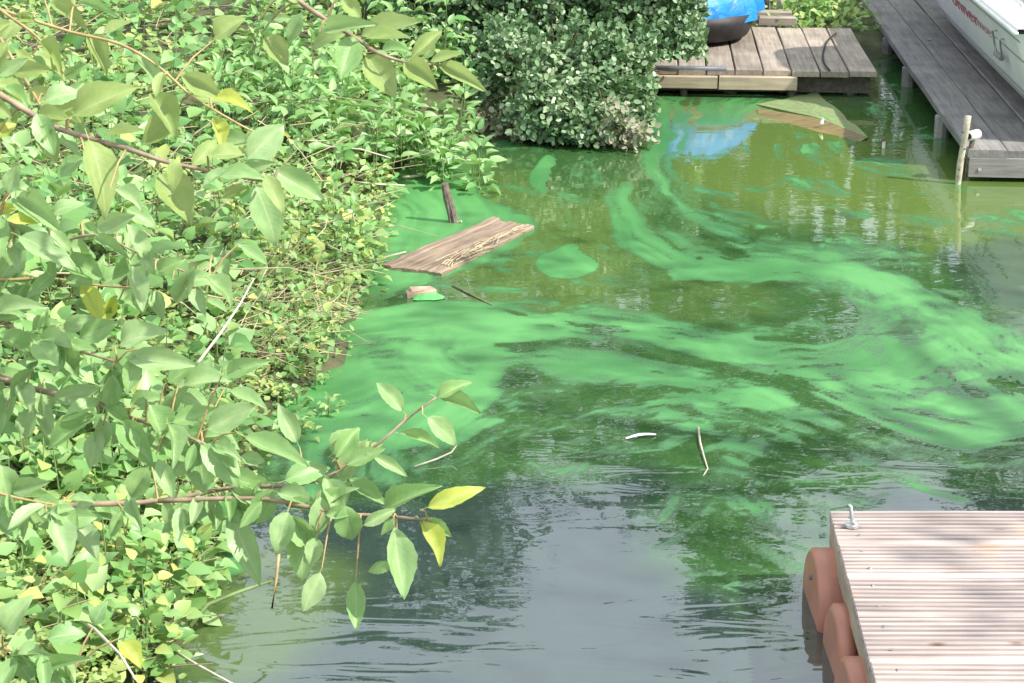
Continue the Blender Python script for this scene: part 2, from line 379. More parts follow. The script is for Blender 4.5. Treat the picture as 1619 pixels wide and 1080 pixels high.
# drift: the scum is pulled out along soft swirls (coordinates on the water, in photograph units)
w1 = fbm(WX*2.2, WY*1.6, 4, 11)-0.5; w2 = fbm(WX*2.2, WY*1.6, 4, 21)-0.5
f1 = fbm(WX*9, WY*6, 3, 31)-0.5; f2 = fbm(WX*9, WY*6, 3, 41)-0.5
QX = PX + w1*70 + f1*26; QY = PY + w2*34 + f2*13
film = np.zeros_like(PX); olive = np.zeros_like(PX); green = np.zeros_like(PX); clear = np.zeros_like(PX)
def chaikin(pts, k=2):
    for _ in range(k):
        q = []
        for i in range(len(pts)):
            (ax, ay), (bx, by) = pts[i], pts[(i+1) % len(pts)]
            q += [(ax*.8+bx*.2, ay*.8+by*.2), (ax*.2+bx*.8, ay*.2+by*.8)]
        pts = q
    return pts
def fill(arr, pts, soft, val, warp=1.0, mode='max'):
    pts = chaikin(pts, 2 if len(pts) < 9 else 1)
    x = PX + (QX-PX)*warp; y = PY + (QY-PY)*warp
    s = sstep(-soft, soft*0.6, poly_sd(x, y*1.6, [(a, b*1.6) for a, b in pts]))
    if mode == 'max': np.maximum(arr, s*val, out=arr)
    elif mode == 'cut': arr *= 1 - s*val
    else: arr += s*val
def stroke(arr, pts, w0, w1_, soft, val, warp=1.0, mode='max'):
    x = PX + (QX-PX)*warp; y = (PY + (QY-PY)*warp)*1.6
    best = np.full(PX.shape, 1e9); n = len(pts)-1
    for i in range(n):
        d, t = seg_dist(x, y, pts[i][0], pts[i][1]*1.6, pts[i+1][0], pts[i+1][1]*1.6)
        w = w0 + (w1_-w0)*(i+t)/n
        best = np.minimum(best, d - w)
    s = 1 - sstep(-soft*0.5, soft, best)
    if mode == 'max': np.maximum(arr, s*val, out=arr)
    elif mode == 'cut': arr *= 1 - s*val
    else: arr += s*val
# suspended green tint; its front lobe paints in the trees' reflection beside the clear pool
fill(green, [(360, 720), (420, 790), (600, 770), (760, 770), (900, 775), (985, 735), (1040, 760), (1020, 830), (1060, 900), (1190, 925), (1330, 900), (1330, 780), (1700, 760), (1700, 100), (500, 100), (480, 500)], 70, 1.0, 1.9)
fill(green, [(1120, 905), (1240, 935), (1275, 1000), (1260, 1085), (1200, 1010)], 30, 0.45)
# olive soup at the right
fill(olive, [(1030, 170), (1260, 160), (1420, 210), (1540, 290), (1700, 280), (1700, 390), (1640, 420), (1480, 400), (1330, 345), (1180, 330), (1080, 300)], 70, 1.0)
fill(olive, [(730, 265), (830, 285), (900, 330), (1000, 300), (1000, 420), (940, 500), (720, 480), (700, 440), (850, 360)], 45, 0.65)  # olive tint painted in as the shrub's reflection
fill(olive, [(700, 430), (900, 450), (1200, 420), (1220, 500), (900, 510), (640, 480)], 40, 0.35)
fill(olive, [(290, 930), (420, 870), (560, 900), (520, 990), (420, 1080), (270, 1090)], 60, 0.62)
# thick film
fill(film, [(632, 262), (700, 258), (742, 285), (770, 322), (850, 352), (845, 372), (720, 440), (590, 470), (560, 440), (575, 330)], 16, 1.0, 0.5)
fill(film, [(560, 492), (700, 486), (860, 500), (940, 512), (900, 545), (800, 556), (800, 600), (768, 645), (725, 690), (620, 712), (480, 700), (420, 650), (500, 575), (530, 520)], 30, 1.0, 0.9)
fill(film, [(420, 660), (560, 690), (720, 690), (700, 740), (560, 770), (430, 740)], 50, 0.5, 1.2)
stroke(film, [(800, 520), (900, 518), (1050, 535), (1160, 555), (1270, 585), (1350, 632), (1440, 665), (1520, 688), (1590, 675)], 14, 34, 26, 0.92, 0.8)
stroke(film, [(1000, 515), (1150, 525), (1300, 535), (1400, 520)], 10, 16, 24, 0.7, 1.0)
fill(film, [(820, 572), (960, 566), (1080, 576), (1190, 600), (1268, 624), (1272, 648), (1220, 655), (1100, 640), (1000, 608), (900, 620), (840, 640)], 20, 0.85, 0.6)
fill(film, [(1370, 480), (1440, 470), (1540, 520), (1680, 590), (1700, 680), (1560, 715), (1450, 690), (1370, 640), (1330, 560)], 44, 0.84, 1.0)
stroke(film, [(975, 310), (1000, 380), (1080, 425), (1200, 432), (1330, 436), (1450, 470), (1560, 530), (1650, 580)], 14, 36, 22, 0.86, 0.9)
stroke(film, [(1500, 690), (1560, 694), (1600, 680)], 12, 20, 20, 1.0, 0.6)
stroke(film, [(1060, 165), (1032, 230), (1036, 300), (1090, 345), (1190, 385), (1330, 405)], 14, 10, 30, 0.65, 1.0)
stroke(film, [(1085, 190), (1060, 250), (1075, 300), (1140, 330), (1230, 350)], 6, 6, 20, 0.5, 0.8)
fill(film, [(1035, 152), (1280, 152), (1300, 165), (1180, 190), (1060, 205)], 22, 0.62, 0.6)
fill(film, [(1220, 165), (1290, 152), (1345, 195), (1310, 200)], 12, 0.8, 0.3)
fill(film, [(862, 243), (884, 254), (866, 280), (880, 312), (850, 302), (832, 280)], 6, 1.0, 0.25)
fill(film, [(905, 384), (925, 396), (948, 410), (944, 426), (918, 439), (892, 442), (862, 436), (845, 420), (852, 406), (880, 396)], 5, 1.0, 0.1)
stroke(film, [(880, 312), (900, 340), (905, 385)], 3, 3, 8, 0.5, 0.2)
fill(film, [(968, 296), (992, 310), (1012, 350), (1030, 420), (990, 390), (970, 340)], 14, 0.85, 0.6)
fill(film, [(312, 880), (352, 850), (395, 850), (400, 895), (330, 925)], 10, 0.95, 0.3)
fill(film, [(660, 455), (695, 455), (690, 478), (655, 482)], 5, 0.9, 0.2)
stroke(film, [(730, 735), (800, 690), (880, 672), (910, 690), (880, 694)], 12, 5, 26, 0.45, 0.8)
stroke(film, [(860, 655), (960, 645), (1040, 628), (1120, 648), (1220, 660), (1300, 690), (1400, 745), (1500, 790)], 5, 12, 22, 0.5, 0.9)
stroke(film, [(1045, 825), (1060, 795), (1062, 770)], 5, 9, 14, 0.5, 0.3)
fill(film, [(1130, 915), (1225, 945), (1238, 975), (1190, 955)], 14, 0.34, 0.5)
fill(film, [(1188, 985), (1240, 990), (1252, 1050), (1215, 1030)], 14, 0.42, 0.5)
stroke(film, [(1110, 755), (1150, 760), (1250, 750)], 3, 3, 10, 0.4, 0.4)
for ar_, v_ in ((film, .95), (olive, .75), (green, .55)): fill(ar_, [(1470, 400), (1560, 385), (1720, 375), (1720, 480), (1610, 488), (1540, 470)], 24, v_, 0.5, 'cut')
fill(film, [(540, 490), (900, 496), (1200, 515), (1400, 470), (1600, 520), (1720, 580), (1720, 700), (1560, 712), (1400, 690), (1250, 655), (1000, 650), (860, 660), (760, 700), (560, 720)], 40, 0.60, 1.3)
fill(film, [(1020, 370), (1150, 400), (1400, 430), (1560, 490), (1600, 560), (1400, 500), (1200, 450), (1060, 430)], 30, 0.55, 1.2)
# open lanes
stroke(film, [(790, 546), (900, 541), (1000, 553), (1100, 568), (1200, 592), (1262, 610), (1310, 645), (1400, 690)], 2, 13, 9, 0.92, 0.45, 'cut')
stroke(film, [(1150, 640), (1230, 655), (1300, 640)], 3, 6, 8, 0.8, 0.5, 'cut')
fill(film, [(790, 590), (835, 575), (870, 600), (940, 600), (1000, 610), (930, 640), (830, 660), (770, 690), (760, 650)], 28, 0.75, 1.3, 'cut')
fill(film, [(1170, 470), (1240, 445), (1320, 480), (1340, 520), (1250, 535), (1180, 515)], 22, 0.85, 0.8, 'cut')
stroke(film, [(1300, 470), (1340, 525), (1300, 535), (1190, 532)], 2, 4, 6, 0.8, 0.5, 'cut')
for k in range(26):
    x0 = rng.uniform(760, 1560); y0 = rng.uniform(500, 690); a = rng.uniform(-0.1, 0.5); l = rng.uniform(20, 90)
    stroke(film, [(x0, y0), (x0+l*0.5, y0+l*0.5*a*0.6+rng.uniform(-3, 3)), (x0+l, y0+l*a*0.6)], 0.5, 1.8, 4, 0.7, 0.3, 'cut')
# broken, stringy scum between the mats
st = fbm(QX*0.012+w2*4, QY*0.055+w1*4, 5, 51); st2 = fbm(QX*0.03+f1*3, QY*0.11+f2*3, 4, 61)
thin = sstep(0.46, 0.72, st)*0.5 + sstep(0.55, 0.8, st2)*0.3
film = np.clip(np.maximum(film, thin*green*0.85), 0, 1)
inner = fbm(QX*0.010, QY*0.034, 4, 71)
film = np.clip(film*(0.76+0.30*sstep(0.3, 0.6, inner)), 0, 1)
swirl = fbm(QX*0.016+w2*9, QY*0.085+w1*9, 4, 81); film = np.clip(film - 0.22*sstep(0.56, 0.75, swirl)*(film < 0.98), 0, 1)
# filaments: fine streaks drawn out along the drift lines
GUIDES = [[(1060, 150), (1033, 230), (1038, 310), (1090, 360), (1190, 400), (1330, 420), (1450, 465), (1560, 530), (1680, 620)],
 [(480, 540), (560, 515), (700, 500), (900, 512), (1050, 530), (1200, 540), (1330, 530), (1390, 500), (1370, 460)],
 [(760, 548), (900, 542), (1000, 555), (1100, 570), (1200, 595), (1300, 640), (1400, 680), (1520, 708), (1650, 690)],
 [(730, 740), (800, 690), (880, 665), (960, 645), (1050, 630), (1200, 648), (1280, 680), (1400, 750), (1520, 800)],
 [(1150, 460), (1230, 440), (1320, 470), (1342, 525), (1290, 540), (1180, 530)],
 [(965, 290), (1000, 380), (1080, 425), (1250, 432), (1400, 460)],
 [(880, 690), (905, 680), (890, 665), (860, 672), (840, 700), (860, 730)],
 [(600, 300), (650, 340), (610, 430)], [(1230, 200), (1300, 300), (1500, 360), (1680, 380)], [(1100, 300), (1250, 330), (1450, 400), (1600, 470)]]
wsum = np.zeros_like(PX); fsum_ = np.zeros_like(PX); fsum2 = np.zeros_like(PX)
gx_ = PX + w1*46 + f1*16; gy_ = (PY + w2*26 + f2*9)*1.6
for gi, gd in enumerate(GUIDES):
    best = np.full(PX.shape, 1e9); arc = np.zeros_like(PX); acc = 0.0; sg = np.ones_like(PX)
    for i in range(len(gd)-1):
        ax_, ay_, bx_, by_ = gd[i][0], gd[i][1]*1.6, gd[i+1][0], gd[i+1][1]*1.6; L0 = math.hypot(bx_-ax_, by_-ay_)
        d, t = seg_dist(gx_, gy_, ax_, ay_, bx_, by_); cr_ = (bx_-ax_)*(gy_-ay_)-(by_-ay_)*(gx_-ax_)
        m_ = d < best; best = np.where(m_, d, best); arc = np.where(m_, acc+t*L0, arc); sg = np.where(m_, np.sign(cr_), sg); acc += L0
    sd = best*sg
    n1 = fbm(arc/150+gi*7.7, sd/15, 4, 100+gi); n2 = fbm(arc/70+gi*3.3, sd/5.5, 3, 140+gi)
    w_ = np.exp(-best/45)+1e-6; wsum += w_; fsum_ += w_*n1; fsum2 += w_*n2
fil = fsum_/wsum; fil2 = fsum2/wsum
fil = np.clip((fil-0.5)*2.1+0.5, 0, 1); fil2 = np.clip((fil2-0.5)*2.0+0.5, 0, 1)
edge = film*(1.15-film)*3.2
film = np.clip(film + (fil-0.52)*np.clip(edge, 0, 1)*0.62 + (fil2-0.5)*np.clip(edge, 0, 1)*0.35, 0, 1)
wisp = sstep(0.66, 0.88, fil)*0.34 + sstep(0.72, 0.92, fil2)*0.28
film = np.clip(np.maximum(film, wisp*green*(1-0.92*np.clip(olive*1.3, 0, 1))*sstep(250, 420, PY+PX*0.0)), 0, 1)
film = np.clip(film - 0.75*sstep(0.78, 0.88, 1-fil)*sstep(760, 860, PX)*(film > 0.3) - 0.22*sstep(0.78, 0.92, 1-fil2)*sstep(760, 900, PX)*(film > 0.3), 0, 1)   # dark hairlines in the drifting part
thick = np.clip(0.30 + 1.9*(fbm(QX*0.007, QY*0.020, 3, 171)-0.36) + 0.45*(fil-0.5), 0.08, 1)
ripple = sstep(900, 1020, PY)*0.19 + 0.05
for (cx_, cy_, rx_, ry_) in ((1240, 490, 85, 45), (1430, 520, 60, 40), (1500, 600, 90, 40), (960, 745, 70, 45), (1300, 740, 60, 50), (1120, 640, 50, 22), (1590, 500, 40, 30), (1200, 560, 40, 15), (1400, 740, 120, 40)):
    g_ = np.exp(-(((QX-cx_)/rx_)**2+((QY-cy_)/ry_)**2)*1.3); ripple = np.maximum(ripple, g_*0.35)
    film *= 1 - 0.65*g_*sstep(0.40, 0.62, fbm(QX*0.03, QY*0.09, 3, 91))
near_edge = np.zeros_like(PX)
WM = np.stack([WX, WY, np.zeros_like(WX)], -1).reshape(-1, 3)
water = link('water', np_mesh('water', WM, grid_faces(len(wx), len(wy)), True, attrs={'film': film.ravel(), 'olive': olive.ravel(), 'green': green.ravel(), 'ripple': ripple.ravel(), 'thick': thick.ravel()}))
tag(water, kind='structure')
m, nt, p, out = new_mat('pond water with algae'); M['water'] = m; L = nt.links
water.data.materials.append(m)
at = {k: N(nt, 'ShaderNodeAttribute', attribute_name=k).outputs['Fac'] for k in ('film', 'olive', 'green', 'ripple', 'thick')}
tc = N(nt, 'ShaderNodeTexCoord')
mp = N(nt, 'ShaderNodeMapping'); mp.inputs['Scale'].default_value = (1.0, 0.8, 1); L.new(tc.outputs['Object'], mp.inputs[0])
fine = N(nt, 'ShaderNodeTexNoise', Scale=42.0, Detail=8.0, Roughness=0.72, Distortion=1.4); L.new(mp.outputs[0], fine.inputs['Vector'])
mid_ = N(nt, 'ShaderNodeTexNoise', Scale=7.0, Detail=6.0, Roughness=0.6, Distortion=2.2); L.new(mp.outputs[0], mid_.inputs['Vector'])
fsum = math_n(nt, 'ADD', at['film'], math_n(nt, 'MULTIPLY', math_n(nt, 'SUBTRACT', fine.outputs[0], 0.5), 0.42))
fs = nt.nodes.new('ShaderNodeMapRange'); fs.interpolation_type = 'SMOOTHSTEP'; L.new(fsum, fs.inputs[0]); fs.inputs[1].default_value = 0.16; fs.inputs[2].default_value = 0.74
F = fs.outputs[0]
murk = mix(nt, mid_.outputs[0], (0.022, 0.042, 0.038), (0.040, 0.064, 0.052))
grn = mix(nt, mid_.outputs[0], (0.026, 0.074, 0.022), (0.052, 0.125, 0.036))
flk = N(nt, 'ShaderNodeTexNoise', Scale=95.0, Detail=6.0, Roughness=0.75); L.new(mp.outputs[0], flk.inputs['Vector'])
flkr = ramp(nt, [(0.50, (0, 0, 0)), (0.66, (1, 1, 1))], flk.outputs[0])
grn = mix(nt, math_n(nt, 'MULTIPLY', flkr.outputs[0], 0.55), grn, (0.075, 0.19, 0.06))
olv = mix(nt, fine.outputs[0], (0.088, 0.145, 0.028), (0.135, 0.205, 0.052))
c = mix(nt, at['green'], murk, grn)
c = mix(nt, math_n(nt, 'MULTIPLY', at['olive'], 0.9), c, olv)
flm = mix(nt, math_n(nt, 'MULTIPLY', at['thick'], math_n(nt, 'POWER', at['film'], 1.4)), (0.042, 0.170, 0.048), (0.108, 0.325, 0.103))
speck = N(nt, 'ShaderNodeTexNoise', Scale=240.0, Detail=3.0); L.new(mp.outputs[0], speck.inputs['Vector'])
flm = mix(nt, 1.0, flm, ramp(nt, [(0.3, (0.80, 0.82, 0.80)), (0.7, (1.15, 1.12, 1.12))], speck.outputs[0]).outputs[0], 'MULTIPLY')
flr = ramp(nt, [(0.0, (0, 0, 0)), (0.5, (0.55, 0.55, 0.55)), (1.0, (1, 1, 1))], F)
thinc = mix(nt, fine.outputs[0], (0.045, 0.14, 0.048), (0.08, 0.22, 0.08))
c = mix(nt, ramp(nt, [(0.0, (0, 0, 0)), (0.45, (1, 1, 1))], F).outputs[0], c, thinc)
c = mix(nt, ramp(nt, [(0.40, (0, 0, 0)), (1.0, (1, 1, 1))], F).outputs[0], c, flm)
L.new(c, p.inputs['Base Color'])
ro = math_n(nt, 'MULTIPLY_ADD', F, 0.33, 0.025); L.new(ro, p.inputs['Roughness'])
L.new(math_n(nt, 'MULTIPLY_ADD', at['olive'], -0.6, 2.30), p.inputs['IOR'])
spl = math_n(nt, 'MULTIPLY_ADD', F, -0.42, 0.5); L.new(spl, p.inputs['Specular IOR Level'])
rm = N(nt, 'ShaderNodeMapping'); rm.inputs['Scale'].default_value = (3.2, 9.0, 1); rm.inputs['Rotation'].default_value = (0, 0, 0.12); L.new(tc.outputs['Object'], rm.inputs[0])
rn = N(nt, 'ShaderNodeTexNoise', Scale=1.0, Detail=2.0, Roughness=0.5, Distortion=1.0); L.new(rm.outputs[0], rn.inputs['Vector'])
rn2 = N(nt, 'ShaderNodeTexNoise', Scale=16.0, Detail=3.0); L.new(mp.outputs[0], rn2.inputs['Vector'])
hh = math_n(nt, 'ADD', math_n(nt, 'MULTIPLY', math_n(nt, 'MULTIPLY', rn.outputs[0], at['ripple']), 1.0), math_n(nt, 'MULTIPLY', rn2.outputs[0], 0.025))
hh = math_n(nt, 'MULTIPLY', hh, math_n(nt, 'SUBTRACT', 1.0, math_n(nt, 'MULTIPLY', F, 0.8)))
hh = math_n(nt, 'ADD', hh, math_n(nt, 'MULTIPLY', F, 0.05))
bp = N(nt, 'ShaderNodeBump', Strength=1.0, Distance=0.012); L.new(hh, bp.inputs['Height']); L.new(bp.outputs[0], p.inputs['Normal'])

# ------------------------------------------------------------------ far dock
JA = R(4.3); JD = Vector((math.sin(JA), math.cos(JA), 0)); JR = Vector((math.cos(JA), -math.sin(JA), 0))
ZD = 0.14
def plank_mesh(name, Lx, w, t, b=0.004, n=5, wob=0.002):
    """a board along +X from 0 to Lx, slightly uneven"""
    mb = MB(); xs = [0] + [Lx*i/n for i in range(1, n)] + [Lx]
    prof = [(-w/2, -t), (w/2, -t), (w/2, -b), (w/2-b, 0), (-w/2+b, 0), (-w/2, -b)]
    vs = []
    for i, x in enumerate(xs):
        dy = random.uniform(-wob, wob); dz = random.uniform(-wob, wob)
        vs += [(x, y+dy, z+dz) for y, z in prof]
    k = len(prof); fs = [tuple(range(k)), tuple((len(xs)-1)*k + i for i in range(k-1, -1, -1))]
    for i in range(len(xs)-1):
        for j in range(k):
            fs.append((i*k+j, (i+1)*k+j, (i+1)*k+(j+1) % k, i*k+(j+1) % k))
    mb.add(vs, fs); return mb.mesh(name)
corner = on_z(1387, 114, ZD)                       # front right corner of the low dock
dock = empty('wooden_dock', corner, (0, 0, -JA)); tag(dock, 'low weathered plank dock at the far end of the pond, under the blue covered dinghy', 'dock')
pmeshes = [plank_mesh('plank', 1.46+random.uniform(-.03, .03), 0.141, 0.028) for _ in range(4)]
x = -0.072+0.0
for i in range(13):
    o = link('plank', pmeshes[i % 4], M['dock'], dock); o.rotation_euler = (0, 0, math.pi/2); o.location = (x, random.uniform(-0.012, 0.012), random.uniform(-.003, .003)); x -= 0.1475
MB().box(-1.9, -0.02, 0.10, 0.18, -0.13, -0.032).build('beam', M['pile'], dock)
MB().box(-1.9, -0.02, 1.1, 1.18, -0.13, -0.032).build('beam', M['pile'], dock)
for xx in (-0.12, -0.75, -1.4): MB().tube([(xx, 0.14, -0.7), (xx, 0.14, -0.131)], 0.04).build('pile', M['pile'], dock)
f1_ = on_z(1261, 142, 0.045)
inv = Matrix.Rotation(JA, 4, 'Z')
def to_dock(v): return inv @ (Vector(v) - corner)
fl = to_dock(f1_)
MB().box(0, 0.405, -0.02, 0.02, 0, 0.068, 0.004).build('fascia_board', M['fascia'], dock, loc=(fl.x-0.41, fl.y, fl.z-ZD+ZD))
MB().box(0, 0.50, -0.02, 0.02, 0, 0.062, 0.004).build('fascia_board', M['fascia'], dock, loc=(fl.x-0.415-0.502, fl.y+0.003, fl.z+0.003))
MB().box(0, 0.9, -0.005, 0.03, 0, 0.02, 0.003).build('ledge_board', M['fascia'], dock, loc=(fl.x-0.9, fl.y+0.055, fl.z+0.05))
gp = MB().tube([(0, 0, 0), (0.2, 0, 0.0), (0.43, 0, 0.0)], 0.014, 10).build('edge_pipe', M['greypipe'], dock, True, loc=(fl.x-0.80, fl.y+0.035, fl.z+0.098))
# posts of the dock front
for xx in (-0.42, -0.98): MB().tube([(fl.x+xx+0.39, fl.y+0.05, -0.7), (fl.x+xx+0.39, fl.y+0.05, fl.z+0.045)], 0.02).build('pile', M['pile'], dock)

# ------------------------------------------------------------------ jetty
jc = on_z(1530, 236, ZD)
jetty = empty('wooden_jetty', jc, (0, 0, -JA)); tag(jetty, 'long grey plank jetty under the white boat, running along the right side', 'jetty')
jm = [plank_mesh('plank', 6.3, 0.166, 0.034, n=9, wob=0.003) for _ in range(3)]
x = 0.083
for i in range(10):
    o = link('plank', jm[i % 3], M['jetty'], jetty); o.rotation_euler = (0, 0, math.pi/2); o.location = (x, random.uniform(-.012, .012), random.uniform(-.003, .003)); x += 0.172
mb = plank_mesh('end_beam', 1.75, 0.045, 0.085)
o = link('end_beam', mb, M['jetty'], jetty, loc=(0.01, -0.035+0.05, -0.036))
MB().tube([(0.055, -0.012, -0.085), (0.055, -0.002, -0.085)], 0.008, 8).build('bolt', M['steel'], jetty)
for yy in (0.98, 2.28, 3.25, 4.6):
    MB().box(0.03, 1.7, yy-0.03, yy+0.03, -0.10, -0.037).build('crossbeam', M['pile'], jetty)
    MB().tube([(0.022, yy-0.075, -0.8), (0.022, yy-0.075, -0.037)], 0.036, 10).build('pile', M['jetty'], jetty)
    MB().tube([(1.5, yy-0.075, -0.8), (1.5, yy-0.075, -0.037)], 0.035, 10).build('pile', M['pile'], jetty)
MB().tube([(0.22, 2.9, 0.001), (0.22, 2.9, 0.006)], 0.012, 8).build('bolt', M['steel'], jetty)

# stick posts at the jetty end
b0 = on_z(1514, 291, 0); h = 0.295
mbp = MB(); rr = []
pts = [(0.0015*math.sin(i*1.7), 0.0015*math.cos(i*2.1), -0.35+i*(0.35+h)/9) for i in range(10)]
pts = [(p_[0]+0.022*(p_[2]/h), p_[1], p_[2]) for p_ in pts]
mbp.tube(pts, [0.0135+0.001*math.sin(i*2.3) for i in range(10)], 10)
stick = empty('mooring_post', b0); tag(stick, 'pale thin upright stick post in the water at the jetty corner', 'post')
mbp.build('pole', M['post'], stick, True)
for zz, an in ((0.06, 2.0), (0.15, -1.2), (0.22, 2.8), (0.11, 0.4)):
    MB().tube([(0.022*zz/h, 0, zz), (0.022*zz/h+0.016*math.cos(an), -0.016*abs(math.sin(an)), zz+0.006)], 0.004, 6).build('twig_stub', M['darkpost'], stick)
b1 = on_z(1531, 287, 0) + Vector((0, 0.03, 0))
pp = empty('roller_post', b1); tag(pp, 'short dark post topped by a white roller beside the jetty corner', 'post')
MB().tube([(0, 0, -0.35), (0.002, 0, 0.1), (0.012, 0, 0.178)], [0.012, 0.012, 0.011], 10).build('pole', M['darkpost'], pp, True)
rl = MB().tube([(-0.012, -0.03, 0.197), (0.036, 0.02, 0.197)], 0.021, 14).build('roller', M['whiteplastic'], pp, True)
MB().tube([(-0.0135, -0.0315, 0.197), (-0.0115, -0.0295, 0.197)], 0.013, 12).build('hub', M['black'], rl)
MB().tube([(0.010, 0, 0.20), (0.015, 0.0, 0.168)], 0.005, 6).build('bracket', M['black'], pp)

# ------------------------------------------------------------------ white boat on the jetty
JI = Matrix.Translation(jc) @ Matrix.Rotation(-JA, 4, 'Z')
boat = empty('white_boat', JI @ Vector((0.925, 0, 0.0)), (0, 0, -JA))
tag(boat, 'white boat with red lettering lying on the jetty planks', 'boat')
boat['label'] = 'white hulled boat with red lettering lying on the jetty planks'
YS, YB = 0.15, 5.2                     # stern and bow along the jetty
def half(t):     # plan half width 0..1 from stern to bow
    return 0.97 + 0.03*math.sin(min(t/0.45, 1)*math.pi/2) if t < 0.5 else max(0.0, 1 - ((t-0.5)/0.5)**2.4)
def section(t):
    hb = half(t); y = YS + (YB-YS)*t
    sheer = 0.47 + 0.16*max(0, t-0.45)**1.6*2; keel = 0.035 + 0.30*max(0, (t-0.72)/0.28)**2
    prof = [(0.0, keel), (0.42*hb, keel+0.015), (0.58*hb, keel+0.05), (0.655*hb, keel+0.15), (0.70*hb, 0.55*sheer+0.45*(keel+0.15)), (0.735*hb, sheer-0.035), (0.755*hb, sheer)]
    return y, prof, sheer, hb
NT = 40; rings = []
for i in range(NT+1):
    y, prof, sh, hb = section(i/NT)
    rings.append([(-a, y + (0.0 if i < NT else 0), b) for a, b in reversed(prof)] + [(a, y, b) for a, b in prof[1:]])
k = len(rings[0]); vs = [v for r_ in rings for v in r_]; fs = [(i*k+j, i*k+j+1, (i+1)*k+j+1, (i+1)*k+j) for i in range(NT) for j in range(k-1)]
fs.append(tuple(range(k-1, -1, -1)))
hullb = MB().add(vs, fs).build('hull', M['hull'], boat, True)
# deck
dv = []; df = []
for i in range(NT+1):
    y, prof, sh, hb = section(i/NT)
    a = 0.757*hb
    inn = max(0.0, a-0.20) if 0.13 < i/NT < 0.70 else 0.0
    dv += [(-a, y, sh+0.003), (-a*0.99, y, sh+0.02), (-inn, y, sh+0.035), (inn, y, sh+0.035), (a*0.99, y, sh+0.02), (a, y, sh+0.003)]
for i in range(NT):
    for j in range(5):
        if j == 2 and 0.14 < (i+0.5)/NT < 0.69: continue
        df.append((i*6+j, i*6+j+1, (i+1)*6+j+1, (i+1)*6+j))
MB().add(dv, df).build('deck', M['deckwhite'], boat, True)
cv = []; cf = []
for i in range(NT+1):
    t = i/NT
    y, prof, sh, hb = section(t); a = max(0.0, 0.757*hb-0.19)
    for j in range(9):
        s_ = -1+j/4; cv.append((a*s_, y, sh+0.05+(0.14+0.72*math.exp(-((y-1.75)/0.62)**4))*(1-s_**4)+0.01*math.sin(i*1.3+j)))  # tall hump, out of view, shaped to throw the curved shadow on the dock
for i in range(NT):
    if not 0.10 < (i+0.5)/NT < 0.72: continue
    for j in range(8): cf.append((i*9+j, i*9+j+1, (i+1)*9+j+1, (i+1)*9+j))
cover = MB().add(cv, [f for q, f in enumerate(cf) if q % 8 not in (7,)]).build('cockpit_cover', M['canvas'], boat, True)
MB().add(cv, [f for q, f in enumerate(cf) if q % 8 in (7,)]).build('cover_trim', M['cyan'], boat, True)
for nm, idx, rad, mt in (('rub_rail', 6, 0.011, 'deckwhite'), ('hull_seam', 4, 0.0035, 'strake'), ('hull_seam', 3, 0.0035, 'strake'), ('hull_seam', 5, 0.003, 'strake')):
    for sgn in (-1, 1):
        pts = []
        for i in range(NT):
            y, prof, sh, hb = section(i/NT); a, b_ = prof[idx]
            pts.append((sgn*(a+(0.002 if rad < 0.01 else 0.0)), y, b_))
        MB().tube(pts, rad, 6).build(nm, M[mt], boat, True)
# cover lashing line
MB().tube([(-0.757*section(i/NT)[3]+0.17, section(i/NT)[0], section(i/NT)[2]+0.056+0.006*math.sin(i)) for i in range(5, 28)], 0.006, 6).build('lashing_rope', M['strake'], boat, True)
def hull_pt(y, f):
    """point on the port side at height fraction f between seam 4 and seam 5"""
    t = (y-YS)/(YB-YS); yy, prof, sh, hb = section(t)
    (a0, b0_), (a1, b1_) = prof[4], prof[5]
    return Vector((-(a0+(a1-a0)*f)-0.003, y, b0_+(b1_-b0_)*f))
def hull_text(txt, y_right, size, mat, f=0.2, wide=3.0, name='lettering'):
    cu = bpy.data.curves.new(name, 'FONT'); cu.body = txt; cu.size = size; cu.extrude = 0.001; cu.space_character = 1.05
    tmp = bpy.data.objects.new(name, cu); C.objects.link(tmp)
    dg = bpy.context.evaluated_depsgraph_get(); me = bpy.data.meshes.new_from_object(tmp.evaluated_get(dg))
    bpy.data.objects.remove(tmp)
    # the port side is read from outside: text runs towards the stern (-Y)
    y0 = y_right
    for v in me.vertices:
        lx, ly, lz = v.co; lx *= wide
        q = hull_pt(y0 - lx, f) ; q2 = hull_pt(y0 - lx, f+0.5); upv = (q2-q).normalized()
        v.co = q + upv*ly + Vector((-lz-0.001, 0, 0))
    me.materials.clear()
    return link(name, me, M[mat], boat)
BM = Matrix.Translation(JI @ Vector((0.925, 0, 0.0))) @ Matrix.Rotation(-JA, 4, 'Z')
def hull_y_for_px(px, f=0.3):
    best = None
    for i in range(400):
        y = YS + (YB-YS)*0.95*i/400
        w = BM @ hull_pt(y, f); a = to_px(w.x, w.y, w.z)[0]
        if best is None or abs(a-px) < best[0]: best = (abs(a-px), y)
    return best[1]
hull_text('onner', hull_y_for_px(1504, -0.1), 0.115, 'red', -0.38, 3.0)
hull_text('mot', hull_y_for_px(1545, -0.1), 0.085, 'pink', -0.30, 2.6)
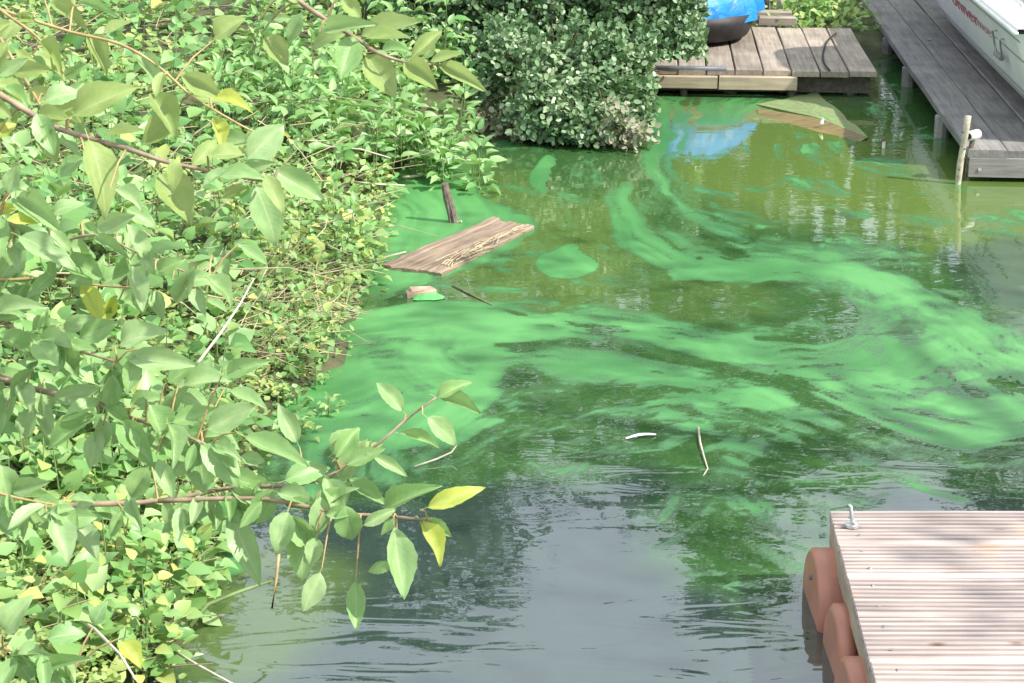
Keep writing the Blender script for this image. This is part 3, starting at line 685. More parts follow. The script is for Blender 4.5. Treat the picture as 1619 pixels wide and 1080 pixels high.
# dark letters on the canvas side, seen mirrored in the pond
from mathutils.bvhtree import BVHTree
bvh = BVHTree.FromPolygons([BM @ Vector(v) for v in cv], [f for f in cf])
w0_ = on_z(1604, 458, 0); dr_ = (w0_ - Vector((0, 0, CAMH))).normalized(); dr_.z = -dr_.z
hit, hn, hi_, hd_ = bvh.ray_cast(w0_, dr_)
print('COVER HIT', hit, hn)
if hit is not None:
    if hn.x > 0: hn = -hn
    cu = bpy.data.curves.new('lettering', 'FONT'); cu.body = 'EH'; cu.size = 0.13; cu.extrude = 0.002
    tmp = bpy.data.objects.new('tmp', cu); C.objects.link(tmp)
    me = bpy.data.meshes.new_from_object(tmp.evaluated_get(bpy.context.evaluated_depsgraph_get())); bpy.data.objects.remove(tmp)
    xd = Vector((0.35, -1, 0)); xd = (xd - hn*xd.dot(hn)).normalized(); yd = hn.cross(xd).normalized(); yd = yd if yd.z > 0 else -yd
    for v in me.vertices:
        lx, ly, lz = v.co; v.co = BM.inverted() @ (hit + xd*lx + yd*ly + hn*(0.012+lz))
    me.materials.clear(); link('lettering', me, M['black'], boat)
# folding step hanging on the flank
ys = hull_y_for_px(1580, 0.4)
a_, b_, c_, d_ = hull_pt(ys+0.05, 0.5), hull_pt(ys+0.05, -0.6), hull_pt(ys-0.10, -0.6), hull_pt(ys-0.10, 0.35)
off = Vector((-0.02, 0, 0))
st_ = MB().tube([a_, a_+off, b_+off*1.6, c_+off*1.6, d_+off, d_], 0.006, 6).build('boarding_step', M['steel'], boat, True)
MB().tube([b_+off*1.7, c_+off*1.7], 0.013, 8).build('tread', M['strake'], st_)
MB().tube([BM.inverted() @ at_d(1577, -6, 9.3), BM.inverted() @ at_d(1576, 4, 9.3), BM.inverted() @ at_d(1566, 9, 9.3)], 0.005, 6).build('deck_cleat', M['steel'], boat)

# ------------------------------------------------------------------ blue covered dinghy on the dock
tb = on_z(1120, 66, ZD)
ding = empty('covered_dinghy', tb + Vector((-0.10, 0.22, 0)), (0, 0, R(-12))); tag(ding, 'small dark dinghy under a creased blue tarpaulin, beside the shrub', 'dinghy')
nth = 48
def dring(rx, ry, z, n=nth, wob=0.0):
    return [(rx*math.copysign(abs(math.cos(a))**0.8, math.cos(a))*(1+wob*math.sin(9*a+1)), ry*math.copysign(abs(math.sin(a))**0.8, math.sin(a))*(1+wob*math.sin(11*a)), z+wob*0.25*math.sin(13*a)) for a in [2*math.pi*i/n for i in range(n)]]
def lathe(rings, cap=True):
    n = len(rings[0]); vs = [v for r_ in rings for v in r_]
    fs = [(i*n+k, i*n+(k+1) % n, (i+1)*n+(k+1) % n, (i+1)*n+k) for i in range(len(rings)-1) for k in range(n)]
    if cap: fs += [tuple(range(n-1, -1, -1)), tuple((len(rings)-1)*n+k for k in range(n))]
    return MB().add(vs, fs)
lathe([dring(0.30, 0.36, 0.012), dring(0.35, 0.44, 0.03), dring(0.39, 0.52, 0.10), dring(0.40, 0.55, 0.17)]).build('hull', M['dinghy'], ding, True)
tr_ = []
for i in range(9):
    t = i/8
    r0 = 1.0 - 0.82*t**2.2; z = 0.135 + 0.32*t**0.8
    ring = []
    for kk in range(nth*2):
        a = 2*math.pi*kk/(nth*2)
        fold = 0.06*(1-t)*math.sin(8*a+2*math.sin(3*a)) + 0.02*(1-t)*math.sin(19*a+i*0.4)
        dropz = (1-t)**3*(0.02*math.sin(3*a+0.8) + 0.008*math.sin(9*a))
        ring.append((0.41*r0*(1+fold)*math.cos(a), 0.57*r0*(1+fold)*math.sin(a), z+dropz))
    tr_.append(ring)
mbt = lathe(tr_, False); n2 = nth*2; mbt.f.append(tuple(8*n2+kk for kk in range(n2)))
mbt.build('tarpaulin', M['tarp'], ding, True)
# trailer wheel and step beside it
wp = on_z(1213, 26, ZD)
wheel = empty('trolley_wheel', wp + Vector((0.0, 0.02, 0.0)), (0, 0, R(70))); tag(wheel, 'small black trolley tyre between the dinghy and the plants', 'wheel')
mbw = MB(); nw = 20; vs = []; fs = []
for i in range(nw):
    a = 2*math.pi*i/nw
    for j in range(8):
        bb = 2*math.pi*j/8; rr_ = 0.055 + 0.02*math.cos(bb); vs.append((rr_*math.cos(a), 0.024*math.sin(bb), 0.078+rr_*math.sin(a)))
for i in range(nw):
    for j in range(8): fs.append((i*8+j, i*8+(j+1) % 8, ((i+1) % nw)*8+(j+1) % 8, ((i+1) % nw)*8+j))
mbw.add(vs, fs).build('tyre', M['black'], wheel, True)
MB().tube([(0, -0.012, 0.078), (0, 0.012, 0.078)], 0.036, 14).build('rim', M['steel'], wheel)
sp_ = on_z(1226, 40, ZD)
stp = empty('timber_step', sp_, (0, 0, -JA)); tag(stp, 'short weathered timber step lying at the back edge of the dock', 'step')
MB().box(-0.10, 0.12, -0.03, 0.06, 0.003, 0.05, 0.005).build('block', M['dock'], stp)
MB().box(-0.11, 0.10, 0.07, 0.16, 0.003, 0.07, 0.005).build('block', M['dock'], stp)
ph_ = on_z(1232, 20, ZD)
MB().tube([(0, 0, -0.1), (0.003, 0, 0.35)], 0.022, 10).build('pole', M['pale'], None, True, loc=ph_)
pl_ = bpy.context.scene.objects['pole.002'] if 'pole.002' in bpy.context.scene.objects else None
if pl_: pl_.name = 'wooden_stake'; tag(pl_, 'pale wooden stake standing behind the black tyre', 'stake')

# dark strip drawn in along the edge of the boat's shadow on the dock
hl = MB().tube([on_z(x_, y_, ZD+0.012) for x_, y_ in ((1322, 53), (1316, 57), (1310, 63), (1306, 69), (1303, 77), (1301, 86), (1301, 94), (1303, 100), (1307, 106), (1312, 112))], 0.005, 8).build('shadow_edge', M['black'], None, True)
tag(hl, 'thin black hose curving over the dock planks', 'shadow_edge')

# ------------------------------------------------------------------ half sunken board
A_, B_, C_, D_ = on_z(1196, 166), on_z(1292, 149), on_z(1372, 221), on_z(1200, 183)
mb = MB(); top = [(A_, 0.006), (B_, 0.02), (C_, 0.008), (on_z(1290, 191), 0.022)]
vs = [(p_.x, p_.y, z_) for p_, z_ in top] + [(p_.x, p_.y, -0.03) for p_, z_ in top] 
nf = [on_z(1200, 186), on_z(1300, 208), on_z(1352, 224)]
sb = empty('sunken_board', (A_+C_)/2); tag(sb, 'half sunken board coated with green scum in front of the dock', 'board')
o0 = (A_+C_)/2
def loc_(v, z): return (v.x-o0.x, v.y-o0.y, z)
G_ = on_z(1290, 193); cs = [(A_, .004), (B_, .012), (C_, .012), (G_, .024)]; ring_ = []
for i in range(4):
    (p0_, z0_), (p1_, z1_) = cs[i], cs[(i+1) % 4]
    for j in range(9):
        t = j/9; q_ = p0_.lerp(p1_, t); jj = 0.0 if (j == 0 or i >= 2) else 0.011
        ring_.append((q_.x-o0.x+random.uniform(-jj, jj), q_.y-o0.y+random.uniform(-jj, jj)*2, z0_+(z1_-z0_)*t))
n_r = len(ring_); cx_, cy_ = sum(v[0] for v in ring_)/n_r, sum(v[1] for v in ring_)/n_r
vs = ring_ + [(cx_+(v[0]-cx_)*.55, cy_+(v[1]-cy_)*.55, v[2]+.004+random.uniform(-.003, .004)) for v in ring_] + [(v[0], v[1], -.03) for v in ring_] + [(cx_, cy_, .02)]
fs = []
for i in range(n_r):
    j = (i+1) % n_r; fs += [(j, i, n_r+i, n_r+j), (i, j, 2*n_r+j, 2*n_r+i), (n_r+j, n_r+i, 3*n_r)]
MB().add(vs, fs).build('top_face', M['algae_board'], sb)
mb = MB().add([loc_(A_, .004), loc_(B_, .012), loc_(C_, .012), loc_(on_z(1290, 193), .024), loc_(A_, -.03), loc_(B_, -.03), loc_(C_, -.03), loc_(on_z(1290, 193), -.03)], [(0, 3, 2, 1), (0, 1, 5, 4), (1, 2, 6, 5), (2, 3, 7, 6), (3, 0, 4, 7)])
mb = MB().add([loc_(on_z(1197, 174), .010), loc_(on_z(1290, 194), .0245), loc_(C_, .0125), loc_(on_z(1355, 225), -0.006), loc_(on_z(1290, 211), -.006), loc_(on_z(1200, 186), -.006)], [(0, 5, 4, 1), (1, 4, 3, 2)])
mb.build('side_plank', M['wetboard'], sb)

# ------------------------------------------------------------------ raft of old boards with straw
ra, rb_, rc, rd = on_z(598, 424), on_z(778, 347), on_z(845, 362), on_z(700, 437)
raft = empty('board_raft', (ra+rb_+rc+rd)/4); tag(raft, 'weathered boards floating as a small raft strewn with straw', 'raft'); ro_ = raft.location.copy()
ex = (rb_-ra).normalized()
for i in range(5):
    t0, t1 = i/5, (i+1)/5-0.012
    e = (random.uniform(-0.02, 0.02) if i not in (0, 4) else 0)
    q = [ra.lerp(rd, t0), rb_.lerp(rc, t0), rb_.lerp(rc, t1), ra.lerp(rd, t1)]
    q[0] += ex*random.uniform(-.01, .02); q[3] += ex*random.uniform(-.01, .02); q[1] += ex*e; q[2] += ex*e
    cen = sum(q, Vector())/4; ang = math.atan2(ex.y, ex.x); Rm = Matrix.Rotation(-ang, 4, 'Z')
    hgt = 0.012 + random.uniform(-.003, .003)
    nseg = 8; V = []; F_ = []
    for sidx in range(nseg+1):
        tt = sidx/nseg; l = q[0].lerp(q[1], tt); r_2 = q[3].lerp(q[2], tt); jit = random.uniform(-.003, .003)
        for pnt, zz in ((l, -0.02), (l, hgt+jit-.004), (l.lerp(r_2, .12), hgt+jit), (l.lerp(r_2, .88), hgt+jit), (r_2, hgt+jit-.004), (r_2, -0.02)):
            w_ = Rm @ (Vector((pnt.x, pnt.y, 0))-cen); V.append((w_.x, w_.y + (random.uniform(-.002, .002)), zz))
    for sidx in range(nseg):
        for j in range(5): F_.append((sidx*6+j, sidx*6+j+1, (sidx+1)*6+j+1, (sidx+1)*6+j))
    F_ += [tuple(range(5, -1, -1)), tuple(nseg*6+j for j in range(6))]
    MB().add(V, F_).build('board', M['rot'], raft, loc=cen-ro_, rot=(0, 0, ang))
mbs = MB()
for i in range(46):
    t = random.random(); sd = min(1.05, max(0.05, random.gauss(0.88, 0.10))); c0 = ra.lerp(rb_, 0.08+t*0.8).lerp(rd.lerp(rc, 0.08+t*0.8), sd)
    a = math.atan2(ex.y, ex.x) + random.gauss(0, 0.22); l = random.uniform(0.04, 0.15)
    dx, dy = math.cos(a)*l/2, math.sin(a)*l/2; z = 0.016+random.uniform(0, 0.012); bz = random.uniform(-.006, .008)
    mbs.tube([c0-ro_+Vector((-dx, -dy, z)), c0-ro_+Vector((0, 0.003, z+0.004)), c0-ro_+Vector((dx, dy, z+bz))], random.uniform(.0012, .0022), 4, False)
s_ = mbs.build('straw', M['straw'], raft); s_['kind'] = 'stuff'

# leaning rotten post
pb, ptop = on_z(718, 351), None
post = empty('leaning_stump', pb); tag(post, 'dark rotten post leaning left out of the green scum', 'post')
mbp = MB(); hgt = 0.155
mbp.tube([(0.006, -0.0, -0.25), (0.0, 0, 0.0), (-0.014, 0.003, 0.05), (-0.026, 0.003, 0.10), (-0.036, 0.004, hgt)], [0.020, 0.020, 0.018, 0.019, 0.014], 9)
for i in range(len(mbp.v)):
    v = mbp.v[i]; n_ = mnoise.noise(Vector(v)*60)*0.005; mbp.v[i] = (v[0]+n_, v[1]+n_*.5, v[2]+n_)
mbp.build('stump', M['darkpost'], post)
MB().tube([(0.012, -0.012, 0.0), (0.030, -0.02, 0.008)], 0.004, 5).build('splinter', M['pale'], post)
for dx_, h_ in ((-0.012, 0.06), (0.006, 0.035)):
    MB().tube([(dx_-0.004, -0.014, 0.0), (dx_-0.012, -0.015, h_), (dx_-0.018, -0.013, h_*1.8)], [0.006, 0.005, 0.002], 5).build('splinter', M['pile'], post)

# brick with scum
bk = on_z(668, 468)
br = empty('floating_block', bk, (0, 0, R(14))); tag(br, 'small pale block crusted with scum below the raft', 'block')
mb = MB().box(-0.052, 0.048, -0.02, 0.035, -0.05, 0.026, 0.008)
mb.v = [(x_+random.uniform(-.006, .006), y_+random.uniform(-.006, .006), z_+random.uniform(-.006, .004)) for x_, y_, z_ in mb.v]
mb.build('stone', M['stone'], br)
mb = MB(); 
vs = []; fs = []
for i in range(14):
    a = 2*math.pi*i/14; rr_ = 1+random.uniform(-.2, .2); vs += [(0.062*rr_*math.cos(a)+0.012, 0.034*rr_*math.sin(a)-0.035, 0.004), (0.04*rr_*math.cos(a)+0.012, 0.018*rr_*math.sin(a)-0.032, 0.013)]
for i in range(14): j = (i+1) % 14; fs.append((2*i, 2*j, 2*j+1, 2*i+1))
fs.append(tuple(2*i+1 for i in range(14)))
mb.add(vs, fs).build('scum_crust', M['algae'], br, True)

# loose sticks, feather, float
def stick_px(name, pts, rad, mat, label, cat, z0=0.004, group=None):
    ps = [on_z(x_, y_, z_) for x_, y_, z_ in pts]; c0 = ps[0]
    mb = MB().tube([p_-c0 for p_ in ps], [rad*(1-0.5*i/(len(ps)-1)) for i in range(len(ps))], 6)
    o = mb.build(name, M[mat], None, True, loc=c0); tag(o, label, cat, group); return o
stick_px('dry_stick', [(640, 262, 0.03), (668, 258, 0.034), (700, 254, 0.03), (745, 253, 0.022)], 0.008, 'pale', 'long bleached stick at the foot of the shrub, nearly level', 'stick')
stick_px('dry_stick', [(636, 281, 0.01), (660, 278, 0.016), (685, 273, 0.012)], 0.008, 'pale', 'short bleached stick on the scum above the dark post', 'stick')
stick_px('dry_stick', [(560, 288, 0.10), (590, 291, 0.10), (640, 293, 0.07)], 0.006, 'pale', 'bleached stick reaching out of the bank left of the dark post', 'stick')
stick_px('reed_stem', [(716, 452, 0.002), (745, 466, 0.004), (778, 482, 0.002)], 0.004, 'rot', 'thin brown stem drifting below the raft', 'stem')
stick_px('drift_twig', [(1104, 676, 0.004), (1107, 700, 0.006), (1113, 722, 0.005), (1119, 741, 0.003), (1112, 752, 0.001)], 0.0035, 'pale', 'crooked pale twig floating in the middle of the dark water', 'twig')
stick_px('dry_stick', [(312, 575, 0.30), (350, 525, 0.34), (380, 480, 0.38), (402, 440, 0.42)], 0.0045, 'pale', 'pale dead stem rising diagonally over the dry tangle on the bank', 'stick')
stick_px('dry_stick', [(470, 215, 0.25), (520, 232, 0.25), (570, 236, 0.22), (618, 250, 0.2)], 0.006, 'pale', 'thin pale stick lying across the weeds left of the shrub', 'stick')
stick_px('dry_stick', [(590, 412, 0.03), (615, 405, 0.03), (642, 398, 0.035)], 0.006, 'pale', 'short pale stick at the left tip of the raft', 'stick')
stick_px('dry_stick', [(655, 738, 0.004), (690, 726, 0.012), (714, 715, 0.02), (722, 704, 0.035)], 0.0032, 'pale', 'bare forked twig lying on the scum below the leaf tips', 'twig')
stick_px('dry_stick', [(300, 990, 0.06), (330, 955, 0.09), (380, 935, 0.12), (430, 918, 0.10)], 0.006, 'stem', 'arched green stalk bending over the brown water', 'stalk')
fe = on_z(1014, 693)
vs = []; fs = []
for i in range(9):
    t = i/8; w_ = 0.0085*math.sin(math.pi*min(1, t*0.9+0.08))**0.7; zc = 0.003+0.008*math.sin(math.pi*t)
    vs += [(-0.045+0.09*t, -w_+0.010*t*t, zc), (-0.045+0.09*t, 0.010*t*t, zc+0.003), (-0.045+0.09*t, w_+0.010*t*t, zc)]
for i in range(8): fs += [(3*i, 3*i+3, 3*i+4, 3*i+1), (3*i+1, 3*i+4, 3*i+5, 3*i+2)]
fth = MB().add(vs, fs).build('feather', M['feather'], None, True, loc=fe, rot=(0, 0, R(12))); tag(fth, 'small white feather floating on the dark water', 'feather')
bo = on_z(1396, 234)
buoy = empty('stake_marker', bo); tag(buoy, 'tiny white stake with a dark cap standing in the shade of the jetty', 'stake')
MB().tube([(0, 0, -0.1), (0.003, 0, 0.025), (0.004, 0, 0.035)], [0.006, 0.008, 0.010], 8).build('stake', M['whiteplastic'], buoy)
MB().tube([(0.003, 0, 0.034), (0.0, 0, 0.048)], [0.0125, 0.008], 8).build('cap', M['darkpost'], buoy)
b2 = on_z(1297, 198, 0.02); 
o = MB().tube([(0, 0, 0), (0.006, 0, 0.012), (0.014, 0.004, 0.03)], [0.009, 0.010, 0.004], 7).build('white_shell', M['whiteplastic'], None, True, loc=b2); tag(o, 'small white scrap lying on the half sunken board', 'scrap')

# ------------------------------------------------------------------ wooden pontoon at lower right
ZP = 0.20
pont = empty('floating_pontoon', on_z(1312, 805, ZP)); tag(pont, 'new pale grooved board pontoon floating on brown pipes in the lower right', 'pontoon'); po = pont.location.copy()
ybs = [804.5, 858, 911, 973, 1043, 1118, 1200, 1290]
def left_x(py): return 1312 + (py-804.5)*0.2655
def board_mesh(Lx, w, t=0.028, ng=9, skew=0.0):
    """grooved decking: real ridges and grooves along X"""
    prof = [(0, -t), (w, -t), (w, -0.004)]
    pitch = w/ng
    for g in range(ng-1, -1, -1):
        a = g*pitch
        prof += [(a+pitch*0.80, 0.0), (a+pitch*0.30, 0.0)]
        if g > 0: prof += [(a+pitch*0.22, -0.009), (a-pitch*0.12, -0.009)]
    prof += [(0, -0.004)]
    k = len(prof); nx = 6; vs = []; fs = []
    for i in range(nx+1):
        dz = random.uniform(-.001, .001)
        vs += [(Lx*i/nx + (skew*y_/w if i == 0 else 0), y_, z_+(dz if z_ > -t else 0)) for y_, z_ in prof]
    for i in range(nx):
        for j in range(k): fs.append((i*k+j, i*k+(j+1) % k, (i+1)*k+(j+1) % k, (i+1)*k+j))
    fs += [tuple(range(k-1, -1, -1)), tuple(nx*k+j for j in range(k))]
    mb = MB(); mb.add(vs, fs); return mb.mesh('board')
for i in range(len(ybs)-1):
    far = on_z(left_x(ybs[i]), ybs[i], ZP); near = on_z(left_x(ybs[i+1]), ybs[i+1], ZP)
    w_ = far.y-near.y-0.006
    me = board_mesh(1.6, w_, skew=far.x-near.x)
    bo_ = link('board', me, M['decking'], pont, loc=Vector((near.x+random.uniform(-.001, .001), near.y+0.003, ZP+random.uniform(-.002, .002)))-po)
    ms_ = MB()
    for sx in (0.05, 0.62, 1.2):
        for sy in (0.22, 0.76):
            ms_.tube([(sx+random.uniform(-.006, .006), w_*sy, -0.002), (sx, w_*sy, 0.0012)], 0.0042, 8)
    ms_.build('screws', M['strake'], bo_)
e0 = on_z(left_x(804.5), 804.5, ZP); e1 = on_z(left_x(1330), 1330, ZP)
ed = (e1-e0); el = ed.length; ea = math.atan2(ed.y, ed.x)
me = plank_mesh('edge_beam', el+0.1, 0.036, 0.055)
link('edge_beam', me, M['fascia'], pont, loc=e0-po+Vector((0.022, 0.0, -0.030)), rot=(0, 0, ea))
me = plank_mesh('rear_beam', 1.6, 0.036, 0.055); link('rear_beam', me, M['fascia'], pont, loc=e0-po+Vector((0.045, -0.04, -0.030)))
PR = 0.122
for i, (pxl, pyc, cap) in enumerate(((1281, 952, 0), (1313, 1040, 1), (1332, 1136, 0), (1350, 1240, 1))):
    c0 = on_z(pxl, pyc, 0.015)
    pr = lambda L0, L1, r_, n=40: [[(x_, r_*math.cos(2*math.pi*k_/n), r_*math.sin(2*math.pi*k_/n)) for k_ in range(n)] for x_ in (L0, L1)]
    if not cap:
        rings = pr(0.004, 0.004, PR-0.006)[:1] + pr(0.0, 0.010, PR) + pr(0.16, 0.165, PR) + pr(0.166, 1.4, PR-0.006)
        rings = pr(0.0, 0.0, PR-0.010)[:1] + pr(0.008, 0.03, PR) + pr(0.10, 1.4, PR)
    else:
        rr_ = PR-0.008
        rings = pr(0.0, 0.0, rr_-0.014)[:1] + pr(0.010, 0.034, rr_) + pr(0.037, 0.050, rr_-0.013) + pr(0.053, 0.068, rr_+0.001) + pr(0.071, 0.084, rr_-0.013) + pr(0.088, 0.105, rr_+0.001) + pr(0.11, 1.4, rr_-0.012)
    o = lathe(rings).build('pipe', M['pvc'], pont, loc=c0-po)
    for p_ in o.data.polygons: p_.use_smooth = len(p_.vertices) == 4
    if cap: o['label'] = 'pipe with a ribbed end cap'
    if not cap: MB().tube([(-0.001, 0, PR*0.5), (-0.006, 0, PR*0.5)], 0.006, 8).build('rivet', M['strake'], o)
# hook at the corner
hk = on_z(1347, 832, ZP)
hook = empty('mooring_hook', hk); tag(hook, 'bent silver hook screwed into the pontoon corner', 'hook')
MB().tube([(0, 0, 0.0), (0, 0, 0.006)], 0.016, 12).build('plate', M['steel'], hook)
MB().tube([(0.012, 0.0, 0.0065), (0.0, 0, 0.012), (-0.002, 0, 0.022), (-0.004, 0.004, 0.045), (-0.009, 0.006, 0.050)], [0.005, 0.005, 0.0045, 0.004, 0.003], 8).build('rod', M['steel'], hook, True)

# ------------------------------------------------------------------ leaves: templates and scattering
def leaf_template(nv=8, nu=4, fold=0.25, curl=0.25, tipx=0.0, ser=0.0, shape=0.8, wave=0.0, stalk=0.16):
    """leaf of length 1 along +Y, half width 0.5 at scale 1, normal +Z; UV u across, v along"""
    V = []; UV = []; F = []
    for i in range(nv+1):
        t = i/nv
        w = 0.5*(max(0.0, math.sin(math.pi*t**shape))**0.85)*(1-0.15*t**6)
        if i == nv: w = 0.004
        if i == 0: w = 0.012
        for j in range(nu+1):
            s = -1 + 2*j/nu
            ww = w*(1+ser*(1 if (i % 2) else -1)*(abs(s) > 0.9))
            x = ww*s + tipx*t*t
            z = fold*abs(ww*s)*1.2 - curl*t*t + wave*math.sin(t*9+s*2)*abs(s)*0.05
            V.append((x, t - curl*0.15*t*t, z)); UV.append((0.5+0.5*s, t))
    for i in range(nv):
        for j in range(nu):
            a = i*(nu+1)+j; F.append((a, a+1, a+nu+2, a+nu+1))
    if stalk > 0:
        o = len(V); V += [(-0.012, -stalk, 0.03), (0.012, -stalk, 0.03), (0.010, 0.01, 0.0), (-0.010, 0.01, 0.0)]; UV += [(0.5, 0)]*4
        F.append((o, o+1, o+2, o+3))
    return np.array(V), F, np.array(UV)
def leaf_mesh(name, mat, **kw):
    V, F, UV = leaf_template(**kw); me = np_mesh(name, V, F, True, uv=UV); me.materials.append(mat); return me
def frame(axis, normal):
    """columns X (across), Y (along), Z (normal), vectorised on (n,3)"""
    y = axis/np.linalg.norm(axis, axis=1, keepdims=True)
    z = normal - (normal*y).sum(1, keepdims=True)*y
    z /= np.linalg.norm(z, axis=1, keepdims=True)+1e-9
    x = np.cross(y, z)
    return np.stack([x, y, z], 2)
SMALL_V = np.array([(0, 0, 0), (-.40, .28, .05), (-.34, .64, .04), (0, 1, -.10), (.34, .64, .04), (.40, .28, .05), (0, .45, -.03)])
SMALL_F = np.array([(0, 6, 1), (1, 6, 2), (2, 6, 3), (0, 5, 6), (5, 4, 6), (4, 3, 6)])
ROUND_V = np.array([(0, 0, 0), (-.42, .30, .07), (-.44, .68, .06), (0, 1, -.02), (.44, .68, .06), (.42, .30, .07), (0, .5, -.03)])
def scatter(name, pos, axis, normal, length, width, rnd, mat, TV=SMALL_V, TF=SMALL_F, parent=None, loc=None):
    n = len(pos); Fm = frame(axis, normal)
    S = np.stack([width, length, (length+width)*0.5], 1)
    T = TV[None, :, :]*S[:, None, :]
    W = np.einsum('nij,nkj->nki', Fm, T) + pos[:, None, :]
    k = len(TV); F = (TF[None] + (np.arange(n)*k)[:, None, None]).reshape(-1, 3)
    if loc is not None: W = W - np.array(loc)[None, None, :]
    me = np_mesh(name, W.reshape(-1, 3), F, False, attrs={'rnd': np.repeat(rnd, k)})
    return link(name, me, mat, parent)
def unit(n):
    v = rng.normal(size=(n, 3)); return v/np.linalg.norm(v, axis=1, keepdims=True)
def leaf_obj(me, parent, pos, axis, normal, length, width, rootloc):
    fr = frame(np.array([axis], float), np.array([normal], float))[0]
    mat = Matrix(((fr[0, 0]*width, fr[0, 1]*length, fr[0, 2]*length, pos[0]-rootloc[0]), (fr[1, 0]*width, fr[1, 1]*length, fr[1, 2]*length, pos[1]-rootloc[1]), (fr[2, 0]*width, fr[2, 1]*length, fr[2, 2]*length, pos[2]-rootloc[2]), (0, 0, 0, 1)))
    o = bpy.data.objects.new('leaf', me); C.objects.link(o); o.parent = parent; o.matrix_basis = mat; return o

# ------------------------------------------------------------------ shrub over the water
sbase = Vector((0.10, 9.55, 0.05))
shrub = empty('shrub', sbase); tag(shrub, 'dense dark green shrub with small round leaves leaning over the water', 'shrub')
lobes = [(750, 50, 9.9, .44), (860, 20, 9.7, .46), (965, 10, 9.8, .46), (1045, 25, 9.7, .26), (1088, 66, 9.55, .12), (785, 140, 9.4, .30), (880, 140, 9.2, .36), (975, 120, 9.35, .26), (1010, 150, 9.2, .13),
         (850, 190, 8.95, .17), (955, 190, 8.9, .16), (725, 120, 9.8, .24), (700, 190, 9.6, .2), (690, 60, 10.1, .3), (688, 150, 9.75, .2), (722, 178, 9.5, .17), (742, 150, 9.4, .2), (752, 192, 9.25, .15), (700, 130, 9.7, .2), (672, 95, 10.1, .24), (700, 215, 9.5, .15), (820, 222, 9.0, .13), (1000, 195, 9.0, .13), (740, 215, 9.4, .14), (900, 215, 8.95, .12), (850, -80, 10.0, .5), (1000, -70, 10.0, .42), (720, -60, 10.1, .45), (1075, -30, 9.8, .26)]
pale_lobes = [(765, 205, 9.0, .13), (985, 208, 8.75, .12), (1005, 225, 8.72, .07), (830, 212, 8.9, .10), (720, 205, 9.3, .1)]
def rosettes(lobes, per, leafn, lo=0.72, hi=1.05):
    P, A, Nn, B = [], [], [], []
    for (x_, y_, d_, r_) in lobes:
        c_ = np.array(at_d(x_, y_, d_)); m_ = max(6, int(per*r_*r_))
        dirs = unit(m_); dirs[:, 2] = dirs[:, 2]*0.9+0.12
        cen = c_ + dirs*r_*rng.uniform(lo, hi, (m_, 1))*np.array([1.05, 0.9, 0.95])
        for q, dd in zip(cen, dirs):
            out = dd*0.6 + np.array([0.25, -0.25, 0.55]) + rng.normal(size=3)*0.25
            out /= np.linalg.norm(out)
            ax = unit(leafn) + out*0.55
            ax /= np.linalg.norm(ax, axis=1, keepdims=True)
            P.append(q + ax*0.012 + rng.normal(size=(leafn, 3))*0.022); A.append(ax); Nn.append(out + unit(leafn)*0.55); B.append(np.tile(dd, (leafn, 1)))
    return np.concatenate(P), np.concatenate(A), np.concatenate(Nn), np.concatenate(B)
sub = []
for (x_, y_, d_, r_) in lobes:
    sub.append((x_, y_, d_+r_*.2, r_*.7))
    for _ in range(max(3, int(26*r_))):
        v = unit(1)[0]; v[1] = -abs(v[1]) if random.random() < .75 else v[1]
        sub.append((x_+v[0]*r_*330*.8, y_-v[2]*r_*330*.8, d_+v[1]*r_*.8, random.uniform(.07, .15)))
P, A, Nn, B = rosettes(sub, 1900, 11, 0.5)
RB = np.repeat(rng.random(len(P)//11), 11)*.65 + rng.random(len(P))*.35
keep = (P[:, 2] > 0.03)
px_, py_ = to_px(P[:, 0], P[:, 1], P[:, 2])
cutx = 1022 + 34*(fbm(py_/28, py_*0+3.3, 3, 9)-0.35) + rng.normal(size=len(px_))*5
keep &= ~((px_ > cutx) & (py_ > 92+rng.normal(size=len(px_))*4)) & ~((px_ > 1115)) & ~((py_ > 238))
P, A, Nn, B, RB = P[keep], A[keep], Nn[keep], B[keep], RB[keep]; print('SHRUB LEAVES', len(P))
L_ = rng.uniform(.024, .040, len(P)); W_ = L_*rng.uniform(.65, .9, len(P))
front = np.where((B[:, 1] < -0.25))[0]; inview = front[(to_px(P[front, 0], P[front, 1], P[front, 2])[1] > 5)]
pick = rng.choice(inview, 280, replace=False); rest = np.setdiff1d(np.arange(len(P)), pick)
rm_ = leaf_mesh('leaf', M['bush_obj'], nv=4, nu=2, fold=0.2, curl=0.1, shape=0.9, stalk=0.1)
for i in pick: leaf_obj(rm_, shrub, P[i], A[i], Nn[i], L_[i]*1.15, W_[i]*1.1, sbase)
cr = scatter('crown', P[rest], A[rest], Nn[rest], L_[rest], W_[rest], RB[rest], M['bush'], ROUND_V, SMALL_F, shrub, sbase); cr['kind'] = 'stuff'
P, A, Nn, B = rosettes(pale_lobes, 1700, 10, 0.3, 1.1)
keep = P[:, 2] > 0.02; P, A, Nn = P[keep], A[keep], Nn[keep]
L_ = rng.uniform(.026, .042, len(P))
cr = scatter('dusty_leaves', P, A, Nn, L_, L_*.75, rng.random(len(P)), M['bush_pale'], ROUND_V, SMALL_F, shrub, sbase); cr['kind'] = 'stuff'; cr['label'] = 'pale dusty leaves hanging down to the water'
for (x_, y_, d_, r_) in lobes[:12]+pale_lobes[:4]:
    e = at_d(x_, y_, d_) - sbase; st = Vector((random.uniform(-.25, .25), random.uniform(-.1, .1), -0.15))
    mid1 = st.lerp(e, 0.4) + Vector((0, 0.05, 0.12))
    MB().tube([st, mid1, e], [0.022, 0.014, 0.004], 6).build('branch', M['trunk'], shrub, True)
mbt = MB()
